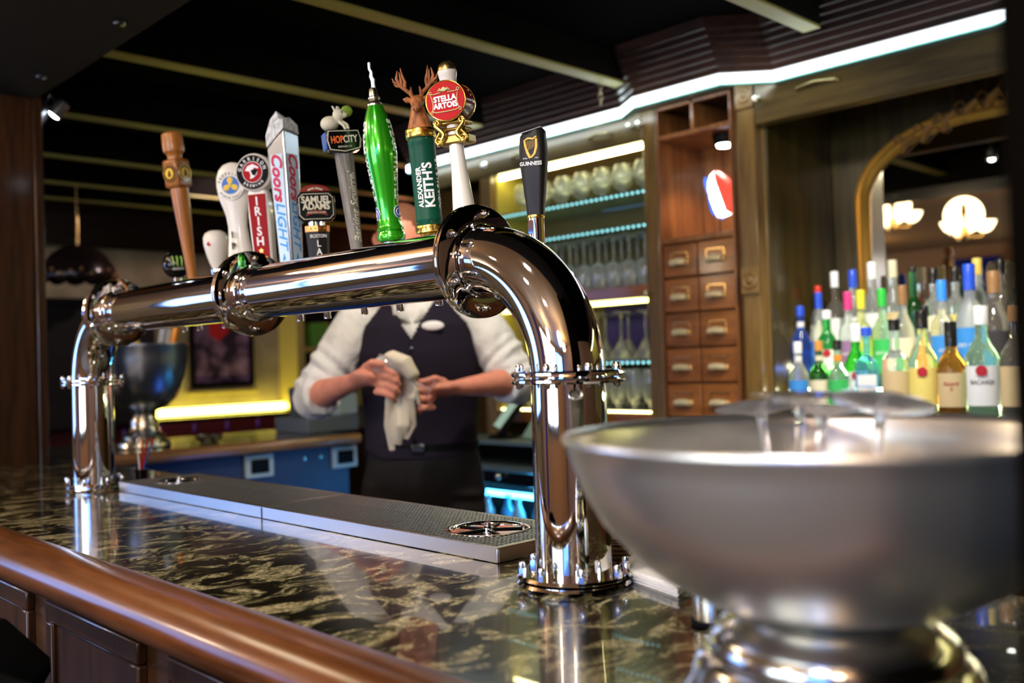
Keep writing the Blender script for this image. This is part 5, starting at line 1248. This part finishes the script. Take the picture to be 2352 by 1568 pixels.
# banquette with light trough
bq = thing('banquette', 'maroon tufted bench along the far wall under the light strip', 'bench')
obj('back', MB().box(1.5, 3.66, 5.98, 6.10, .45, 1.03), LEATH, bq, .03)
obj('seat', MB().box(1.5, 3.66, 5.50, 5.98, .30, .48), LEATH, bq, .04)
for k in range(9): obj('tuft', MB().ball((1.72+k*.23, 5.975, .985), .012, 10, sz=3.2), plain('tuft_purple', (.16, .05, .30), .3, coat=.8) if 'tuft_purple' not in MATS else MATS['tuft_purple'], bq)
obj('ledge', MB().box(1.5, 3.66, 5.98, 6.195, 1.031, 1.050), OAK_X, bq)
ls = obj('wall_light_strip', MB().tube([(2.50, 6.10, 1.088), (3.61, 6.10, 1.088)], .026, 16, round_=True), LED_Y); tag(ls, 'long glowing white light tube along the far wall below the framed picture', 'light strip')
ls = obj('wall_light_strip', MB().tube([(1.96, 6.10, 1.088), (2.10, 6.10, 1.088)], .026, 16, round_=True), LED_Y); tag(ls, 'short piece of glowing light tube left of the far column', 'light strip')
# half-height wood divider before the bench
dv = thing('divider', 'low wooden panel divider behind the far return counter', 'divider')
obj('panel', MB().box(1.5, 4.1, 5.20, 5.25, .0, .93), plain('divider_wood', (.075, .040, .022), .6), dv)
for k in range(7): obj('stile', MB().box(1.62+k*.38, 1.70+k*.38, 5.185, 5.20, 0, .93), wood('stile_oak', (.02, .012, .006), (.06, .035, .015), 'Z', 9) if 'stile_oak' not in MATS else MATS['stile_oak'], dv)
obj('cap', MB().box(1.5, 4.1, 5.17, 5.28, .93, .955), OAK_X, dv, .004)
# framed picture with a brass picture ledge
pc = thing('framed_picture', 'dark framed picture with a red figure above the glowing light tube', 'picture', (3.18, 6.19, 0))
obj('frame', MB().box(-.235, .235, -.03, .0, 1.245, 1.275).box(-.235, .235, -.03, 0, 1.865, 1.895).box(-.235, -.205, -.03, 0, 1.275, 1.865).box(.205, .235, -.03, 0, 1.275, 1.865), GLOSSB, pc)
pm, nt, pp_ = nmat('picture_print'); tcn = addn(nt, 'ShaderNodeTexCoord'); nz = addn(nt, 'ShaderNodeTexNoise'); nz.inputs['Scale'].default_value = 9; nz.inputs['Detail'].default_value = 2
rr = addn(nt, 'ShaderNodeValToRGB'); rr.color_ramp.elements[0].color = (.02, .012, .03, 1); rr.color_ramp.elements[1].color = (.22, .13, .22, 1); rr.color_ramp.elements[0].position = .4; rr.color_ramp.elements[1].position = .7
nt.links.new(tcn.outputs['Object'], nz.inputs['Vector']); nt.links.new(nz.outputs['Fac'], rr.inputs['Fac']); nt.links.new(rr.outputs[0], pp_.inputs['Base Color']); pp_.inputs['Roughness'].default_value = .4
pr2 = obj('print', MB().box(-.205, .205, -.012, 0, 1.275, 1.865), pm, pc)
obj('figure', MB().prism([(-.09, 1.60), (-.02, 1.56), (.05, 1.62), (.08, 1.74), (.03, 1.84), (-.05, 1.83), (-.10, 1.72)], -.016, -.012), plain('print_red', (.35, .015, .02), .5), pr2)
obj('ledge', MB().box(-.26, .26, -.05, 0, 1.195, 1.222), plain('ledge_brass', (.55, .45, .15), .3, .5), pc, .003)
# dark hutch and hanging shade in the alcove
o = obj('hutch', MB().box(1.3, 2.52, 5.75, 5.97, 1.055, 1.76).box(1.3, 2.56, 5.72, 5.97, 1.76, 1.80), BLACKW); tag(o, 'black wooden hutch in the dim corner behind the far column', 'cabinet')
pl = thing('pendant_shade', 'dark dome shaped pendant lamp shade with scalloped rim, unlit', 'lamp', (2.00, 5.55, 1.925))
v = []; f = []; N = 48
rings = [(.02, .165), (.08, .150), (.14, .110), (.18, .055), (.20, 0), (.205, -.03)]
for i, (r_, z_) in enumerate(rings):
    for k in range(N):
        a = 2*PI*k/N; v.append((r_*math.cos(a), r_*math.sin(a), z_+(-.022*abs(math.sin(a*6)) if i == 5 else 0)))
f = [(i*N+k, i*N+(k+1) % N, (i+1)*N+(k+1) % N, (i+1)*N+k) for i in range(5) for k in range(N)]
o = obj('shade', MB().add(v, f), plain('shade_dark', (.012, .006, .006), .3, coat=.4), pl); o.modifiers.new('solid', 'SOLIDIFY').thickness = .006
fl_ = MB()
for k in range(24): a = 2*PI*k/24; fl_.ball((.203*math.cos(a), .203*math.sin(a), -.012+.012*(k % 3)), .010, 8)
obj('glass_bead', fl_, plain('bead_tan', (.30, .16, .07), .3), pl)['kind'] = 'stuff'
obj('rod', MB().tube([(0, 0, .16), (0, 0, .528)], .008, 10), BRASS, pl)
# wine bucket on pedestal with bottles
wb = thing('wine_bucket', 'steel wine bowl on a pedestal holding foil topped bottles on the far counter', 'bowl', (1.575, 3.71, ZC))
obj('basin', MB().lathe([(0, .135), (.04, .137), (.085, .155), (.122, .190), (.145, .235), (.160, .290), (.168, .345), (.170, .392), (.173, .398), (.171, .402), (.166, .400), (.164, .345), (.155, .290), (.140, .240), (.115, .195), (.08, .165), (0, .150)], 64), metal('bucket_steel', (.32, .36, .40), .30), wb, sharp=60)
obj('pedestal', MB().lathe([(0, .0005), (.100, .0005), (.104, .006), (.100, .020), (.080, .030), (.082, .045), (.060, .060), (.050, .085), (.052, .100), (.040, .125), (.05, .136), (0, .137)], 48), PEWTER, wb)
random.seed(8)
for k, (a, fo, fc) in enumerate(((20, 'silver', (.75, .75, .72)), (80, 'gold', (.75, .5, .08)), (140, 'black', (.02, .02, .02)), (210, 'dark red', (.25, .02, .02)), (280, 'white', (.8, .8, .75)), (335, 'orange', (.75, .28, .04)))):
    an = math.radians(a); c_ = Vector((1.575+.075*math.cos(an), 3.71+.075*math.sin(an), ZC+.215))
    tilt = Matrix.Translation(c_) @ Matrix.Rotation(an, 4, 'Z') @ RY(12 if k % 2 else 16)
    q = thing('wine_bottle', '%s foil topped wine bottle leaning in the steel wine bowl' % fo, 'bottle', (0, 0, 0), None, 'wine bottles in the steel bowl'); q.matrix_world = tilt
    obj('body', MB().lathe([(0, 0), (.036, 0), (.037, .11), (.030, .14), (.014, .165), (.0135, .19)], 24), plain('wine_glass_dark', (.01, .03, .01), .1, coat=.6) if 'wine_glass_dark' not in MATS else MATS['wine_glass_dark'], q)
    obj('foil', MB().lathe([(.0140, .165), (.0150, .19), (.0150, .255), (.012, .258), (0, .258)], 20), plain('foil_'+fo.replace(' ', '_'), fc, .3, .5), q)
# register at the end of the return counter
rg = thing('cash_register', 'grey cash register with printer at the end of the far counter', 'register', (2.30, 3.72, ZC))
obj('drawer_box', MB().box(-.03, .24, -.08, .20, .0005, .07), plain('register_grey', (.12, .14, .15), .4), rg, .006)
obj('printer', MB().box(.13, .24, -.08, .10, .0705, .17), plain('printer_pale', (.35, .42, .38), .4), rg, .01)
obj('monitor', MB().box(-.02, .115, .04, .08, .072, .21, RX(-6)), plain('monitor_slate', (.07, .09, .10), .3), rg, .008)
obj('paper_roll', MB().tube([(.14, -.0, .225), (.23, -.0, .225)], .045, 20), plain('roll_blue', (.05, .35, .60), .5), rg)
obj('indicator', MB().ball((.10, .025, .10), .012, 10), PURE, rg)
# spare silver cup and bits on far counter
o = obj('small_dish', MB().lathe([(0, .0005), (.035, .0005), (.055, .02), (.058, .03), (.053, .03), (.033, .006), (0, .006)], 32), PEWTER); o.location = (1.82, 3.66, ZC); tag(o, 'small silver dish beside the pedestal of the steel wine bowl', 'dish')
# wall sconce glow
sc_ = thing('wall_sconce', 'orange glowing wall lamp high behind the tap handles', 'lamp', (4.35, 6.12, 2.05))
obj('shade', MB().lathe([(.03, -.06), (.07, -.02), (.09, .07), (.085, .07), (.065, -.018), (.03, -.055)], 28), emis('sconce_glow', (1, .26, .10), 1.2), sc_)
obj('bracket', MB().box(-.02, .02, -.02, .079, -.09, -.05), BRASS, sc_)
# twin spotlights on the overhead boards
for k, (y, x, lab) in enumerate(((3.50, 1.14, 'upper small spotlight clipped under the overhead bar boards'), (3.42, 1.17, 'lower small spotlight clipped under the overhead bar boards'))):
    s_ = thing('spotlight', lab, 'lamp', (x, y, 2.262), None, 'twin spotlights under the boards')
    obj('can', MB().lathe([(.010, .05), (.020, .045), (.026, .0), (.026, -.012), (.022, -.012), (.0, -.004)], 24, RY(35) @ RX(20)), plain('can_grey', (.12, .12, .13), .3, .8) if 'can_grey' not in MATS else MATS['can_grey'], s_)
    obj('lens', MB().lathe([(.020, -.011), (.012, -.016), (0, -.018)], 20, RY(35) @ RX(20)), LENS, s_)
    obj('bracket', MB().tube([(0, 0, .04), (-.02, 0, .06), (-.035, 0, .03+.0)], .005, 8), CAST, s_)

# ================================================================== room behind the seats (seen in the mirror and the chrome)
SHADE = emis('alabaster_glow', (1, .84, .62), 9)
def chandelier(x, y, z, lab, n=3, pw=7):
    c = thing('chandelier', lab, 'chandelier', (x, y, z), None, 'chandeliers over the dining room')
    obj('stem', MB().lathe([(.010, 2.459-z), (.010, .20), (.018, .18), (.022, .14), (.012, .10), (.012, .05), (.03, .02), (.025, -.03), (0, -.05)], 20), BRASS, c)
    for k in range(n):
        a = 2*PI*k/n+.3; dx, dy = math.cos(a), math.sin(a)
        ar = obj('arm', MB().tube([(0, 0, .0), (dx*.05, dy*.05, -.03), (dx*.10, dy*.10, -.03), (dx*.12, dy*.12, .0)], .006, 10), BRASS, c)
        obj('glass_shade', MB().lathe([(.022, .0), (.055, .02), (.080, .06), (.090, .09), (.086, .09), (.075, .062), (.050, .026), (.02, .008)], 24, T(dx*.12, dy*.12, 0) @ Matrix.Scale(.78, 4)), SHADE, ar)
    lamp('chandelier_glow', 'POINT', (x, y, z+.12), pw, (1, .78, .52), .12)
chandelier(.2, 2.41, 2.10, 'chandelier with glowing bowls, right one reflected in the gilt mirror')
chandelier(.2, 2.88, 2.22, 'chandelier with glowing bowls, left one reflected in the gilt mirror')
chandelier(-2.4, 4.4, 2.1, 'chandelier with glowing bowls, farthest from the bar')
chandelier(-1.3, -.9, 2.0, 'added chandelier out of view behind the seats, nearest the corner', 5, 55)  # from here three chandeliers added to brighten the bowl and chrome
chandelier(-2.2, 1.0, 2.0, 'added chandelier out of view behind the seats, before the added windows', 5, 55)
chandelier(-1.4, 4.9, 2.0, 'added chandelier out of view left of the gilt mirror reflections', 5, 45)
o = thing('ceiling_spotlight', 'single bright bare spotlight reflected high in the gilt mirror', 'lamp', (1.55, 1.76, 2.315))
obj('housing', MB().lathe([(.012, .144), (.012, .05), (.03, .049), (.03, 0), (.026, -.01), (.024, 0), (0, .01)], 20), CAST, o); obj('lens', MB().ball((0, 0, 0), .018, 14), LENS, o)
tv = thing('television', 'wall television showing a blue picture in the room opposite the bar', 'television', (-3.9, -.9, 1.75))
obj('bezel', MB().box(-.09, -.01, -.75, .75, -.44, .44), GLOSSB, tv, .01); obj('screen', MB().box(-.01, -.006, -.71, .71, -.40, .40), emis('tv_blue', (.10, .30, 1), 9), tv)
ct = MB()
for k in range(12): ct.tube([(-3.93, 3.62+k*.045, 2.3), (-3.93, 3.62+k*.045, .3)], (.028), 10)
o = obj('curtain', ct, plain('curtain_blue', (.01, .03, .30), .8)); tag(o, 'deep blue pleated curtain on the wall opposite the bar', 'curtain')

# out-of-view windows added for cool reflections in the chrome and bowl
wn = emis('added_cool_pane', (.70, .84, 1), 7)
for i_, (y0, y1) in enumerate(((.1, 1.4), (1.6, 2.9))):
    m = MB(); ym = (y0+y1)/2
    for a_, b_, c_, d_ in ((y0-.06, y0, .9, 2.3), (y1, y1+.06, .9, 2.3), (ym-.02, ym+.02, .95, 2.24), (y0, y1, .88, .95), (y0, y1, 2.24, 2.3), (y0, y1, 1.60, 1.64)): m.box(-4, -3.95, a_, b_, c_, d_)
    w_ = obj('added_window_%d' % (i_+1), m, OAK_D); w_['kind'] = 'structure'
    obj('pane', MB().box(-4, -3.98, y0, y1, .95, 2.24), wn, w_)

m = MB()
for a_, b_, c_, d_ in ((-3.2, -3.14, .9, 2.2), (-1.0, -.94, .9, 2.2), (-3.14, -1.0, .9, .96), (-3.14, -1.0, 2.14, 2.2), (-2.09, -2.05, .96, 2.14)): m.box(a_, b_, 6.15, 6.2, c_, d_)
w_ = obj('added_window_3', m, OAK_D); w_['kind'] = 'structure'  # added blue pane standing for a screen, turns the far column edge blue
obj('pane', MB().box(-3.14, -1.0, 6.18, 6.2, .96, 2.14), emis('added_blue_pane', (.22, .42, 1), 5), w_)
